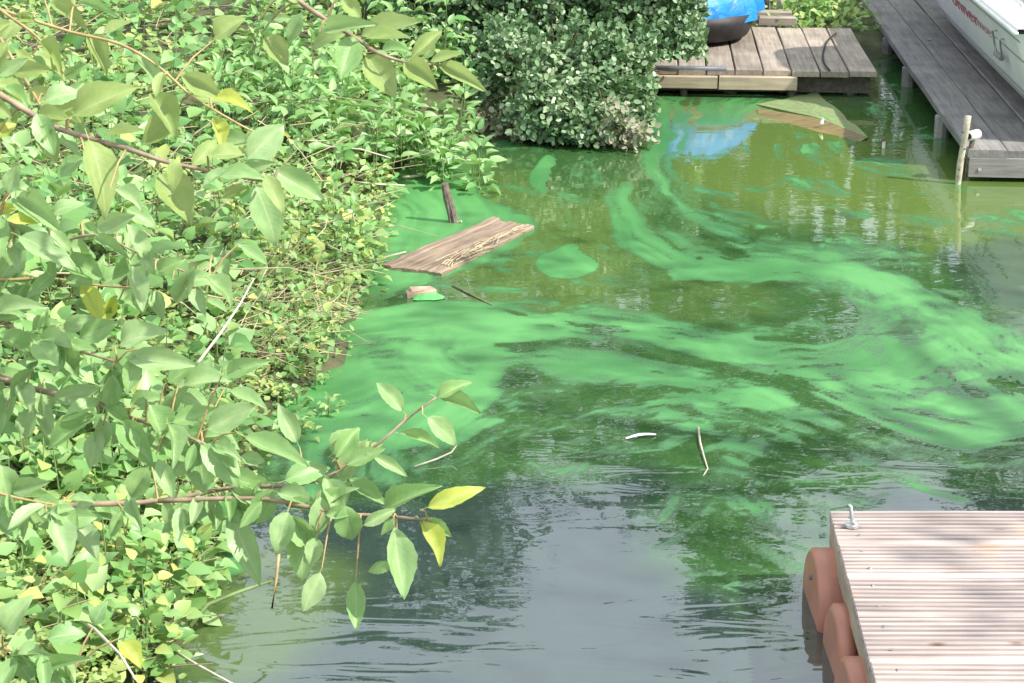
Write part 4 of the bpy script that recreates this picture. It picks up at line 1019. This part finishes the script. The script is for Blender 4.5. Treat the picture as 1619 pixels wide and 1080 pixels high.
for i in range(150):
    l = lobes[random.randrange(12)]; c_ = at_d(l[0], l[1], l[2]) - sbase
    d0 = Vector(unit(1)[0]); mbt.tube([c_+d0*l[3]*0.2, c_+d0*l[3]*0.6+Vector((0, 0, .02)), c_+d0*l[3]*0.98], [.004, .003, .0015], 4, False)
o = mbt.build('twigs', M['twig'], shrub); o['kind'] = 'stuff'

# ------------------------------------------------------------------ bank plants
def on_ground(px, py):
    z = 0.2
    for _ in range(5):
        p_ = on_z(px, py, z); z = float(ground_h(np.array([p_.x]), np.array([p_.y]))[0])
    return Vector((p_.x, p_.y, z))
def in_poly(x, y, poly): return poly_sd(np.array([x], float), np.array([y], float), poly)[0] > 0
def sample(poly, n):
    xs = [p_[0] for p_ in poly]; ys = [p_[1] for p_ in poly]; r_ = []
    while len(r_) < n:
        x_, y_ = random.uniform(min(xs), max(xs)), random.uniform(min(ys), max(ys))
        if in_poly(x_, y_, poly): r_.append((x_, y_))
    return r_
lm_nettle = [leaf_mesh('leaf', M['weed'], nv=5, nu=2, fold=f, curl=c_, shape=0.68, stalk=0.1, ser=0.05) for f, c_ in ((.3, .2), (.5, .4), (.15, .3))]
lm_broad = [leaf_mesh('leaf', M['weed'], nv=4, nu=2, fold=f, curl=c_, shape=0.62, stalk=0.25) for f, c_ in ((.2, .1), (.4, .3))]
lm_yel = [leaf_mesh('leaf', M['weed_yellow'], nv=4, nu=2, fold=f, curl=c_, shape=0.7, stalk=0.2) for f, c_ in ((.2, .15), (.4, .3))]
def weed(pos, kind, hgt, nleaf, lsize, label, group, name, spread=1.0):
    root = empty(name, pos); tag(root, label, 'plant', group)
    lean = Vector((random.gauss(0.05, 0.12), random.gauss(-0.05, 0.12), 1)).normalized()
    tipp = lean*hgt
    pts = [Vector((0, 0, -0.04)), tipp*0.4 + Vector((random.gauss(0, .01), random.gauss(0, .01), 0)), tipp]
    MB().tube(pts, [0.0026, 0.0022, 0.0014], 5, False).build('stem', M['stem'], root)
    ms = {'nettle': lm_nettle*3+lm_broad, 'broad': lm_broad*3+lm_nettle+lm_yel, 'yellow': lm_yel*2+lm_broad}[kind]; lsize *= random.choice((.75, 1, 1, 1.3))
    a0 = random.uniform(0, 6.28)
    for i in range(nleaf):
        t = 0.25 + 0.75*(i+0.5)/nleaf
        p_ = pts[1].lerp(pts[2], (t-.4)/.6) if t > .4 else pts[0].lerp(pts[1], t/.4)
        a = a0 + (i % 2)*math.pi + (i//2)*1.57 + random.gauss(0, .3)
        el = random.uniform(-0.15, 0.75) if kind != 'yellow' else random.uniform(-.2, .5)
        if i >= nleaf-2: el = 1.0
        ax = Vector((math.cos(a)*math.cos(el), math.sin(a)*math.cos(el), math.sin(el)))
        nm = Vector((0.25, -0.25, 1)) + Vector(unit(1)[0])*0.35 - ax*0.2
        s_ = lsize*random.uniform(.65, 1.25)*(1.1-0.45*t)
        st = 0.02 + spread*0.05*random.random()*(1-t*.6)
        leaf_obj(random.choice(ms), root, pos + p_ + ax*st, ax, nm, s_, s_*(0.48 if kind == 'nettle' else 0.78)*random.uniform(.85, 1.15), pos)
    return root
ZONES = [
 ([(640, 110), (720, 110), (790, 215), (740, 238), (650, 255)], 26, 'nettle', (.16, .34), 15, .085, 'narrow leaved weed in the shade at the foot of the shrub', 'narrow leaved weeds at the foot of the shrub', 'nettle_plant'),
 ([(285, 940), (325, 870), (345, 850), (330, 905), (285, 985), (240, 1070), (205, 1110), (225, 1050)], 24, 'yellow', (.05, .12), 10, .045, 'low weed trailing over the edge of the brown water', 'weeds trailing over the brown water', 'creeping_weed'),
 ([(590, 300), (618, 285), (604, 350), (600, 425), (560, 482), (540, 530), (525, 520), (550, 470), (580, 420)], 26, 'yellow', (.05, .12), 10, .042, 'low weed trailing over the scum along the bank', 'weeds trailing over the scum', 'creeping_weed'),
 # polygon of the stem feet, number, kind, height, leaves, leaf size, label, group, name
 ([(330, 150), (560, 120), (690, 170), (690, 250), (620, 300), (560, 330), (330, 300)], 62, 'nettle', (.22, .42), 16, .085, 'pointed leaved green weed growing on the bank left of the shrub', 'pointed leaved weeds left of the shrub', 'nettle_plant'),
 ([(330, 60), (560, 40), (720, 40), (700, 160), (560, 120), (330, 150)], 36, 'nettle', (.30, .5), 14, .10, 'tall pointed leaved weed on the upper bank behind the cherry twigs', 'tall weeds on the upper bank', 'nettle_plant'),
 ([(-60, 20), (330, 20), (330, 280), (-60, 320)], 46, 'broad', (.22, .45), 13, .085, 'bright broad leaved weed on the bank in the upper left corner', 'broad leaved weeds in the upper left', 'broadleaf_weed'),
 ([(-60, 320), (330, 290), (400, 420), (330, 560), (-60, 560)], 44, 'broad', (.20, .40), 13, .08, 'broad leaved weed under the middle of the cherry branches', 'broad leaved weeds under the cherry branches', 'broadleaf_weed'),
 ([(360, 310), (590, 310), (585, 420), (545, 470), (420, 470), (360, 420)], 58, 'yellow', (.10, .24), 11, .048, 'small yellow green weed on the bank left of the raft', 'small yellow green weeds left of the raft', 'creeping_weed'),
 ([(330, 440), (540, 470), (520, 560), (420, 600), (330, 560)], 40, 'yellow', (.07, .16), 9, .04, 'low yellow green weed in the dry tangle at the water edge', 'low weeds in the dry tangle', 'creeping_weed'),
 ([(-40, 760), (300, 780), (330, 880), (290, 960), (240, 1060), (-40, 1090)], 46, 'yellow', (.12, .26), 13, .06, 'yellow green sprawling weed in the lower left corner of the bank', 'sprawling weeds in the lower left corner', 'creeping_weed'),
 ([(-40, 560), (300, 580), (400, 700), (310, 860), (-40, 860)], 44, 'broad', (.14, .30), 13, .07, 'green broad leaved weed under the lowest cherry branches', 'weeds under the lowest cherry branches', 'broadleaf_weed'),
 ([(1245, -25), (1335, -25), (1335, 30), (1252, 38)], 34, 'yellow', (.10, .22), 11, .065, 'light green weed growing at the back edge of the dock', 'light green weeds behind the dock', 'dockside_weed'),
 ([(560, -60), (720, -60), (720, 40), (560, 40)], 12, 'nettle', (.35, .6), 12, .11, 'tall weed at the top edge behind the shrub', 'tall weeds behind the shrub', 'nettle_plant'),
]
for poly, n_, kind, hr, nl, ls, lab, grp, nm in ZONES:
    for (x_, y_) in sample(poly, n_):
        p_ = on_ground(x_, y_)
        weed(p_, kind, random.uniform(*hr), nl, ls, lab, grp, nm)
# ground cover
bank_poly = [(-80, -60), (720, -60), (720, 120), (930, 195), (860, 220), (700, 245), (648, 268), (606, 300), (592, 350), (592, 425), (566, 478), (540, 520), (528, 588), (452, 640), (428, 695), (380, 785), (322, 880), (288, 960), (258, 1040), (210, 1120), (-80, 1120)]
pts_ = sample(bank_poly, 7500); PG = np.array([on_z(x_, y_, .2) for x_, y_ in pts_])
for _ in range(3):
    PG[:, 2] = ground_h(PG[:, 0], PG[:, 1])
    for i, (x_, y_) in enumerate(pts_): PG[i, :2] = on_z(x_, y_, PG[i, 2])[:2]
PG = np.repeat(PG, 3, 0) + rng.normal(size=(len(PG)*3, 3))*np.array([.03, .03, .0])
PG[:, 2] = ground_h(PG[:, 0], PG[:, 1]) + np.abs(rng.normal(size=len(PG)))*0.055
n_ = len(PG); ax = unit(n_); ax[:, 2] = np.abs(ax[:, 2])*0.6
dist = np.hypot(PG[:, 0], PG[:, 1]); L_ = rng.uniform(.018, .042, n_)*np.clip(dist/7, .7, 1.5)
zone = np.clip(fbm(PG[:, 0]*3, PG[:, 1]*3, 3, 5)*1.3-0.15 + rng.normal(size=n_)*0.16, 0, 1)
P2 = np.stack([rng.uniform(1.2, 2.2, 2600), rng.uniform(11.35, 14.5, 2600), np.zeros(2600)], 1); P2[:, 2] = ground_h(P2[:, 0], P2[:, 1])+np.abs(rng.normal(size=2600))*.05
PG = np.concatenate([PG, P2]); ax = np.concatenate([ax, unit(2600)]); L_ = np.concatenate([L_, rng.uniform(.03, .07, 2600)]); zone = np.concatenate([zone, rng.uniform(.2, .8, 2600)]); n_ = len(PG)
gc = scatter('ground_cover', PG, ax, np.array([.2, -.2, 1.0])+unit(n_)*.6, L_, L_*.75, zone, M['cover']); tag(gc, kind='stuff')
# shallow raft of leaves along the water edge
# dry stems
def stems(name, poly, n, lr, rad, mat, hz=0.10, label=None):
    mb = MB()
    for (x_, y_) in sample(poly, n):
        p_ = on_ground(x_, y_) + Vector((0, 0, random.uniform(0.0, hz)))
        a = random.gauss(0.2, .9); el = random.gauss(.12, .35); l = random.uniform(*lr)
        d_ = Vector((math.cos(a)*math.cos(el), math.sin(a)*math.cos(el), math.sin(el)))
        q = p_ + d_*l*0.5 + Vector(unit(1)[0])*l*0.08; mb.tube([p_, q, p_+d_*l], [rad, rad*.8, rad*.4], 4, False)
    o = mb.build(name, M[mat]); tag(o, kind='stuff'); return o
stems('dry_stems', [(340, 420), (540, 430), (565, 480), (530, 560), (440, 610), (330, 590)], 260, (.05, .20), .0017, 'dry', 0.10)
stems('dry_grass', [(-20, 20), (560, 60), (590, 420), (420, 560), (-20, 560)], 260, (.10, .35), .0022, 'dry', 0.25)
stems('dry_litter', [(-20, 580), (330, 620), (320, 870), (250, 1060), (-20, 1080)], 420, (.05, .18), .002, 'dry', 0.06)
# the little clump of weed standing in the scum
def clump(px, py, n, hr, label, group=None):
    p_ = on_z(px, py, 0.0); root = empty('water_weed', p_); tag(root, label, 'plant', group)
    MB().tube([(0, 0, -.05), (0, 0, hr)], .003, 5).build('stem', M['stem'], root)
    for i in range(n):
        a = random.uniform(0, 6.28); r0 = abs(random.gauss(0, .035)); ax = Vector((math.cos(a), math.sin(a), random.uniform(0, .9))).normalized()
        leaf_obj(random.choice(lm_yel+lm_broad), root, p_+Vector((math.cos(a)*r0, math.sin(a)*r0, random.uniform(0, hr))), ax, Vector((.2, -.2, 1))+Vector(unit(1)[0])*.3, random.uniform(.02, .035), random.uniform(.012, .02), p_)
for (x_, y_, n_) in ((455, 672, 26), (475, 690, 22), (520, 655, 18), (440, 640, 26), (470, 640, 20), (500, 610, 18), (430, 700, 24)):
    clump(x_, y_, n_, .05, 'small leafy weed clump standing in the green scum by the bank', 'weed clumps in the scum by the bank')

# ------------------------------------------------------------------ cherry tree reaching in from the left
croot = Vector((-1.75, 3.3, 0.30))
cherry = empty('cherry_tree', croot); tag(cherry, 'cherry tree whose leafy branches hang in from the left close by', 'tree')
tr = [Vector((0, 0, -.3)), Vector((0.02, -0.1, 0.5)), Vector((0.08, -0.35, 1.1)), Vector((0.1, -0.6, 1.9)), Vector((0.1, -.7, 2.8))]
MB().tube(tr, [0.10, 0.085, 0.07, 0.05, 0.02], 12).build('trunk', M['bark'], cherry, True)
BR = {  # photograph course of each branch, depth at its start and end, radius at start and end (mm)
 'A': ([(-160, 60), (-60, 115), (0, 150), (60, 186), (105, 208), (200, 235), (260, 255), (330, 270), (420, 285), (440, 268)], 2.35, 2.25, 6.5, 2.0),
 'B': ([(-160, -120), (-60, -40), (0, 15), (60, 60), (105, 120), (125, 134)], 2.6, 2.55, 4.0, 1.5),
 'B2': ([(0, 15), (110, 50), (190, 70), (250, 105), (300, 150), (335, 172), (390, 203), (410, 210)], 2.6, 2.6, 3.0, 1.6),
 'B3': ([(0, 60), (35, 118), (60, 160), (80, 200)], 2.5, 2.4, 3.2, 1.5),
 'C': ([(300, -180), (400, -60), (470, 0), (530, 40), (565, 62), (600, 85), (650, 100), (694, 102)], 2.3, 2.25, 5.0, 1.6),
 'D': ([(-160, 430), (-80, 480), (0, 508), (60, 540), (115, 553), (185, 572)], 2.55, 2.5, 4.5, 2.0),
 'E': ([(-160, 570), (-80, 585), (0, 597), (55, 615), (100, 626), (160, 640), (180, 652), (232, 668), (300, 692), (330, 705)], 2.6, 2.5, 7.0, 2.5),
 'F': ([(-160, 830), (-40, 815), (100, 800), (250, 792), (360, 772), (450, 768), (510, 757), (548, 735), (600, 700), (640, 665), (690, 628)], 2.75, 2.65, 6.0, 1.8),
 'G': ([(250, 792), (400, 788), (480, 800), (540, 812), (600, 815), (650, 820), (682, 823)], 2.68, 2.6, 4.5, 2.2),
 'H': ([(-160, 700), (-60, 760), (0, 780), (40, 790), (100, 800)], 2.5, 2.45, 4.0, 1.5),
 'I': ([(-160, 960), (-60, 1000), (5, 1025), (60, 1042), (120, 1055)], 2.45, 2.4, 4.0, 1.5),
 'K': ([(-160, 300), (-60, 330), (0, 345), (30, 370), (80, 385), (150, 372), (220, 400), (330, 445)], 2.6, 2.55, 4.5, 1.5),
 'L': ([(-140, 400), (-60, 430), (0, 442), (80, 440), (160, 452), (240, 455)], 2.7, 2.6, 4.0, 1.4),
}
branches = {}; bpts = []
for key, (pp_, d0, d1, r0, r1) in BR.items():
    n = len(pp_); w3 = [at_d(x_, y_, d0+(d1-d0)*i/(n-1)+0.015*math.sin(i*2.1)) for i, (x_, y_) in enumerate(pp_)]
    # smooth
    sm = []
    for i in range(n-1):
        p0, p1, p2, p3 = w3[max(i-1, 0)], w3[i], w3[i+1], w3[min(i+2, n-1)]
        for s_ in range(4):
            t = s_/4; sm.append(0.5*((2*p1)+(p2-p0)*t+(2*p0-5*p1+4*p2-p3)*t*t+(3*p1-p0-3*p2+p3)*t**3))
    sm.append(w3[-1])
    if pp_[0][0] <= -100:   # run back to the trunk, outside the picture
        k_ = min(tr, key=lambda q: abs((q+croot).z - sm[0].z-0.1)); sm = [k_+croot, (k_+croot).lerp(sm[0], .6)+Vector((0, 0, .03))] + sm
    N_ = len(sm)
    rad = [(r0+(r1-r0)*i/(N_-1))*0.00078*(1+0.12*math.sin(i*2.7)) for i in range(N_)]
    b = MB().tube([q-croot for q in sm], rad, 8).build('branch', M['bark'] if r0 > 4.2 else M['rib'], cherry, True)
    branches[key] = b
    for q in sm: bpts.append((*to_px(q.x, q.y, q.z), q, key))
cm = {k_: [leaf_mesh('leaf', M[mt], nv=12, nu=4, fold=f, curl=c_, tipx=tx, ser=0.035, shape=0.84, wave=wv, stalk=0.14) for f, c_, tx, wv in ((.25, .12, .03, .5), (.45, .28, -.04, .8), (.15, .42, .05, .6), (.6, .2, .0, .9), (.3, -.1, -.03, .5))] for k_, mt in (('g', 'cherry'), ('o', 'cherry_olive'), ('y', 'cherry_yellow'))}
LEAVES = [  # base x, y, tip x, y, width, kind
 (118,182,212,130,50,'o'),(239,148,282,215,42,'o'),(275,180,224,226,44,'o'),(70,160,125,134,40,'g'),(78,156,136,195,36,'o'),(62,195,92,258,34,'o'),(140,220,190,328,58,'o'),(252,275,306,348,60,'o'),(130,248,92,280,40,'g'),(6,138,48,166,24,'g'),(-4,218,25,192,36,'y'),
 (391,252,450,194,52,'g'),(432,268,510,318,42,'g'),(405,295,448,385,56,'g'),(335,246,392,238,32,'o'),(338,185,355,236,26,'y'),(338,156,400,166,26,'y'),(420,55,456,104,40,'o'),(340,62,386,24,36,'o'),(570,57,666,40,42,'o'),(560,58,535,123,50,'g'),(580,86,624,158,44,'o'),(640,100,692,138,36,'o'),(650,92,702,44,26,'o'),(680,98,732,87,20,'o'),(694,102,769,141,24,'o'),(603,80,647,75,20,'g'),(672,92,686,64,22,'g'),(540,0,574,28,36,'o'),(415,32,462,27,15,'g'),(470,5,440,-30,30,'o'),(78,5,141,42,26,'o'),(-2,120,46,94,22,'g'),(125,4,184,20,16,'g'),
 (25,312,96,362,40,'g'),(30,373,116,406,40,'g'),(83,337,126,311,26,'g'),(12,305,31,262,32,'g'),(17,298,52,298,20,'g'),(-4,447,42,384,46,'g'),(0,440,46,477,36,'g'),(105,410,164,439,42,'g'),(117,477,182,496,30,'g'),(218,450,231,499,30,'g'),(245,460,257,506,24,'g'),(296,458,335,493,26,'g'),(338,407,363,443,30,'g'),(381,390,421,421,26,'g'),(250,430,290,409,30,'g'),(50,524,91,504,26,'g'),(-4,528,58,563,30,'g'),(55,540,92,582,46,'g'),(125,535,188,511,40,'g'),(190,545,258,516,46,'g'),(198,565,312,580,40,'g'),(265,605,312,578,32,'g'),(280,622,342,641,32,'g'),(290,610,364,594,40,'g'),(358,592,424,569,28,'g'),(362,617,420,650,28,'g'),(328,678,406,644,42,'g'),(272,668,346,651,32,'g'),(235,640,266,704,42,'g'),(190,665,239,734,42,'g'),(148,656,69,710,34,'g'),(160,680,134,740,36,'g'),(180,575,170,642,28,'g'),(50,585,14,632,22,'g'),(30,605,51,647,36,'g'),(72,605,86,647,30,'g'),(48,645,39,697,42,'g'),
 (315,703,267,759,38,'g'),(316,704,323,783,46,'g'),(318,703,385,763,42,'g'),(385,690,486,744,38,'g'),(335,705,382,723,28,'g'),(381,722,418,731,26,'g'),(450,760,524,729,40,'g'),(525,718,566,675,34,'g'),(560,722,601,689,30,'o'),(637,650,595,602,30,'g'),(690,630,745,599,24,'g'),(690,627,765,651,24,'g'),(675,660,735,702,32,'g'),(630,685,704,704,18,'g'),(588,720,647,752,20,'g'),(531,723,569,674,34,'g'),
 (520,757,554,802,50,'g'),(552,757,608,800,26,'g'),(608,805,692,764,34,'g'),(676,802,761,766,28,'y'),(664,825,706,892,34,'y'),(664,820,719,849,22,'g'),(623,833,633,945,46,'g'),(545,800,560,868,56,'g'),(506,785,508,857,36,'g'),(500,850,491,897,42,'g'),(480,825,478,922,50,'g'),(506,905,481,969,38,'g'),(563,920,563,999,30,'g'),(622,893,576,903,20,'g'),(340,794,253,840,46,'g'),(364,812,409,917,42,'g'),(430,773,404,832,46,'g'),(455,810,434,877,42,'g'),(385,770,442,776,26,'g'),(235,738,204,792,46,'g'),(250,726,276,790,30,'g'),(135,805,192,808,38,'g'),(55,788,102,816,36,'g'),(82,822,113,887,42,'g'),(120,822,159,884,36,'g'),(0,735,16,797,42,'g'),(30,795,37,852,28,'g'),(8,1000,43,943,46,'g'),(148,988,161,953,34,'g'),(20,1035,52,1084,42,'g'),(90,1045,122,1084,36,'g'),(75,1010,132,994,38,'g'),(190,1015,226,1052,36,'y'),
 (470,700,440,640,30,'g'),(10,650,-20,700,40,'g'),(100,520,150,500,26,'g'),(160,452,205,420,34,'g'),(205,640,262,628,34,'g'),(215,560,200,620,30,'g'),(405,215,452,210,14,'y'),(150,470,120,505,30,'g'),(330,445,372,470,24,'g'),(300,430,330,465,26,'g'),(60,440,30,500,34,'g'),(180,300,230,330,30,'g'),(200,330,250,352,30,'g'),
]
def add_leaf(bx, by, tx, ty, w, kind, jitter=1.0):
    q = min(bpts, key=lambda e: (e[0]-bx)**2+(e[1]-by)**2)
    dq = (q[2].y*cp - (q[2].z-CAMH)*sp)
    d0 = dq + random.uniform(-.04, .04)
    base = at_d(bx, by, d0); plen = math.hypot(tx-bx, ty-by); l2 = plen*d0/FPX
    tip = at_d(tx, ty, d0 + random.uniform(-.45, .25)*l2*jitter)
    ax = tip-base; L0 = ax.length
    tocam = (Vector((0, 0, CAMH))-base).normalized()
    nm = tocam*0.9 + Vector((.15, -.05, .55)) + Vector(unit(1)[0])*0.35*jitter
    wid = min(w*d0/FPX*random.uniform(0.94, 1.08), L0*0.62)
    br_ = branches[q[3]]
    leaf_obj(random.choice(cm[kind]), br_, base, ax, nm, L0, wid, croot)
    dd = math.hypot(q[0]-bx, q[1]-by)
    if 14 < dd < 140:
        a_ = q[2]; e_ = base - ax.normalized()*L0*0.12
        MB().tube([a_-croot, a_.lerp(e_, .5)+Vector((0, 0, .006))-croot, e_-croot], [.0017, .0014, .0010], 5, False).build('twig', M['rib'], br_, True)
for l in LEAVES: add_leaf(*l)
# fill: further leaves along the branches, smaller and turned in every direction
nfill = 0
while nfill < 215:
    q = random.choice(bpts)
    if not (-60 < q[0] < 640 and -30 < q[1] < 1100): continue
    if q[0] > 460 and q[3] in 'FG' and random.random() < 0.75: continue
    if q[3] == 'C' and random.random() < 0.5: continue
    bx, by = q[0]+random.gauss(0, 14), q[1]+random.gauss(0, 10); a = random.uniform(-0.5, 2.6) if random.random() < .75 else random.uniform(0, 6.28); l = random.uniform(34, 78)
    if q[1] < 300 and random.random() < .5: continue
    add_leaf(bx, by, bx+l*math.cos(a), by+l*math.sin(a), l*random.uniform(.36, .5), 'y' if random.random() < .012 else ('o' if q[1] < 300 and random.random() < .6 else 'g'), 1.6); nfill += 1
# the brown stalk ending above the water
MB().tube([at_d(441, 876, 2.62)-croot, at_d(436, 920, 2.62)-croot, at_d(430, 962, 2.62)-croot], [.0022, .0022, .0016], 6).build('dead_twig', M['rib'], branches['G'], True)
stick_px('dry_stick', [(96, 960, .18), (150, 995, .20), (190, 1035, .2), (215, 1075, .18)], .004, 'pale', 'thin dead stalk leaning through the weeds at the lower left corner', 'stick')
stick_px('dry_stick', [(260, 1020, .05), (310, 1050, .05), (375, 1085, .04)], .0035, 'pale', 'thin grey stalk reaching from the lower left bank over the water', 'stick')

# ------------------------------------------------------------------ trees round the pond (seen mirrored in the water)
def tree(x, y, h, r, n, label, lo=0.15, leaf=.16, seed=0, dens=1.0):
    z0 = float(ground_h(np.array([x]), np.array([y]))[0]); base = Vector((x, y, z0)); root = empty('pond_tree', base); tag(root, label, 'tree', 'trees standing behind the pond')
    top = Vector((random.gauss(0, .2), random.gauss(0, .2), h*0.92))
    MB().tube([Vector((0, 0, -.2)), top*.3+Vector((.08, 0, 0)), top*.65, top], [.05*h**.5, .04*h**.5, .025*h**.5, .01], 9).build('trunk', M['trunk'], root, True)
    P = []; nb = int(n/26)
    for b in range(14):
        t = random.uniform(lo+.1, .85); a = b*2.4; e = Vector((math.cos(a), math.sin(a), random.uniform(.1, .6)))*r*random.uniform(.6, .95)*(1.15-t*.6)
        MB().tube([top*t, top*t+e*.5+Vector((0, 0, .06*h*.3)), top*t+e], [.02*h**.5, .012*h**.5, .006], 6).build('limb', M['trunk'], root, True)
    for b in range(nb):
        t = random.uniform(lo, 1.0); a = random.uniform(0, 6.28); prof = math.sin(math.pi*min(1, (t-lo)/(1.06-lo)*.85+.15))**.6
        rr_ = r*prof*random.uniform(.35, 1.0)
        c_ = np.array([math.cos(a)*rr_, math.sin(a)*rr_, t*h]) + np.array(top)*0*t
        P.append(c_ + rng.normal(size=(26, 3))*np.array([.22, .22, .13])*r*.42)
    P = np.concatenate(P); ax = unit(len(P)); ax[:, 2] -= .3
    o = scatter('crown', P, ax, np.array([0, 0, .8])+unit(len(P))*.8, rng.uniform(.7, 1.3, len(P))*leaf, rng.uniform(.5, .8, len(P))*leaf, rng.random(len(P)), M['tree'], parent=root); o['kind'] = 'stuff'
for a in [(-9, 17, 9.5, 3.0, 6500, 'leafy tree far left behind the pond bank'), (-4.6, 19, 7.0, 2.5, 6500, 'leafy tree behind the weeds of the left bank'), (-1.2, 18, 6.2, 2.0, 6500, 'rounded tree behind the shrub'), (1.4, 20, 6.5, 1.8, 5500, 'tree behind the wooden dock'),
          (2.5, 19.5, 7.7, 1.15, 4200, 'tall narrow tree behind the middle of the dock'), (3.6, 19, 5.9, 1.4, 3600, 'slim tree behind the end of the dock'), (6.0, 20, 6.9, 1.8, 4800, 'tree behind the bow of the white boat'), (8.9, 19, 7.2, 2.2, 4800, 'broad tree behind the jetty'), (12.5, 17, 7.5, 2.6, 3400, 'broad tree at the far right beyond the jetty'),
          (-3, 25, 7.6, 2.9, 4500, 'background tree second row left'), (2.5, 26, 7.4, 2.8, 4500, 'background tree second row middle'), (7.4, 27, 7.4, 2.8, 4500, 'background tree second row right')]:
    tree(*a)

# trees off to the right, between the sun and the pond: their shade dapples the water and the pontoon
def side_tree(x, y, h, r, n, label): tree(x, y, h, r, n, label, lo=0.55, leaf=.10)
side_tree(6.6, 2.6, 7.4, 2.3, 1900, 'sparse tree to the right of the pond whose shade dapples the water')
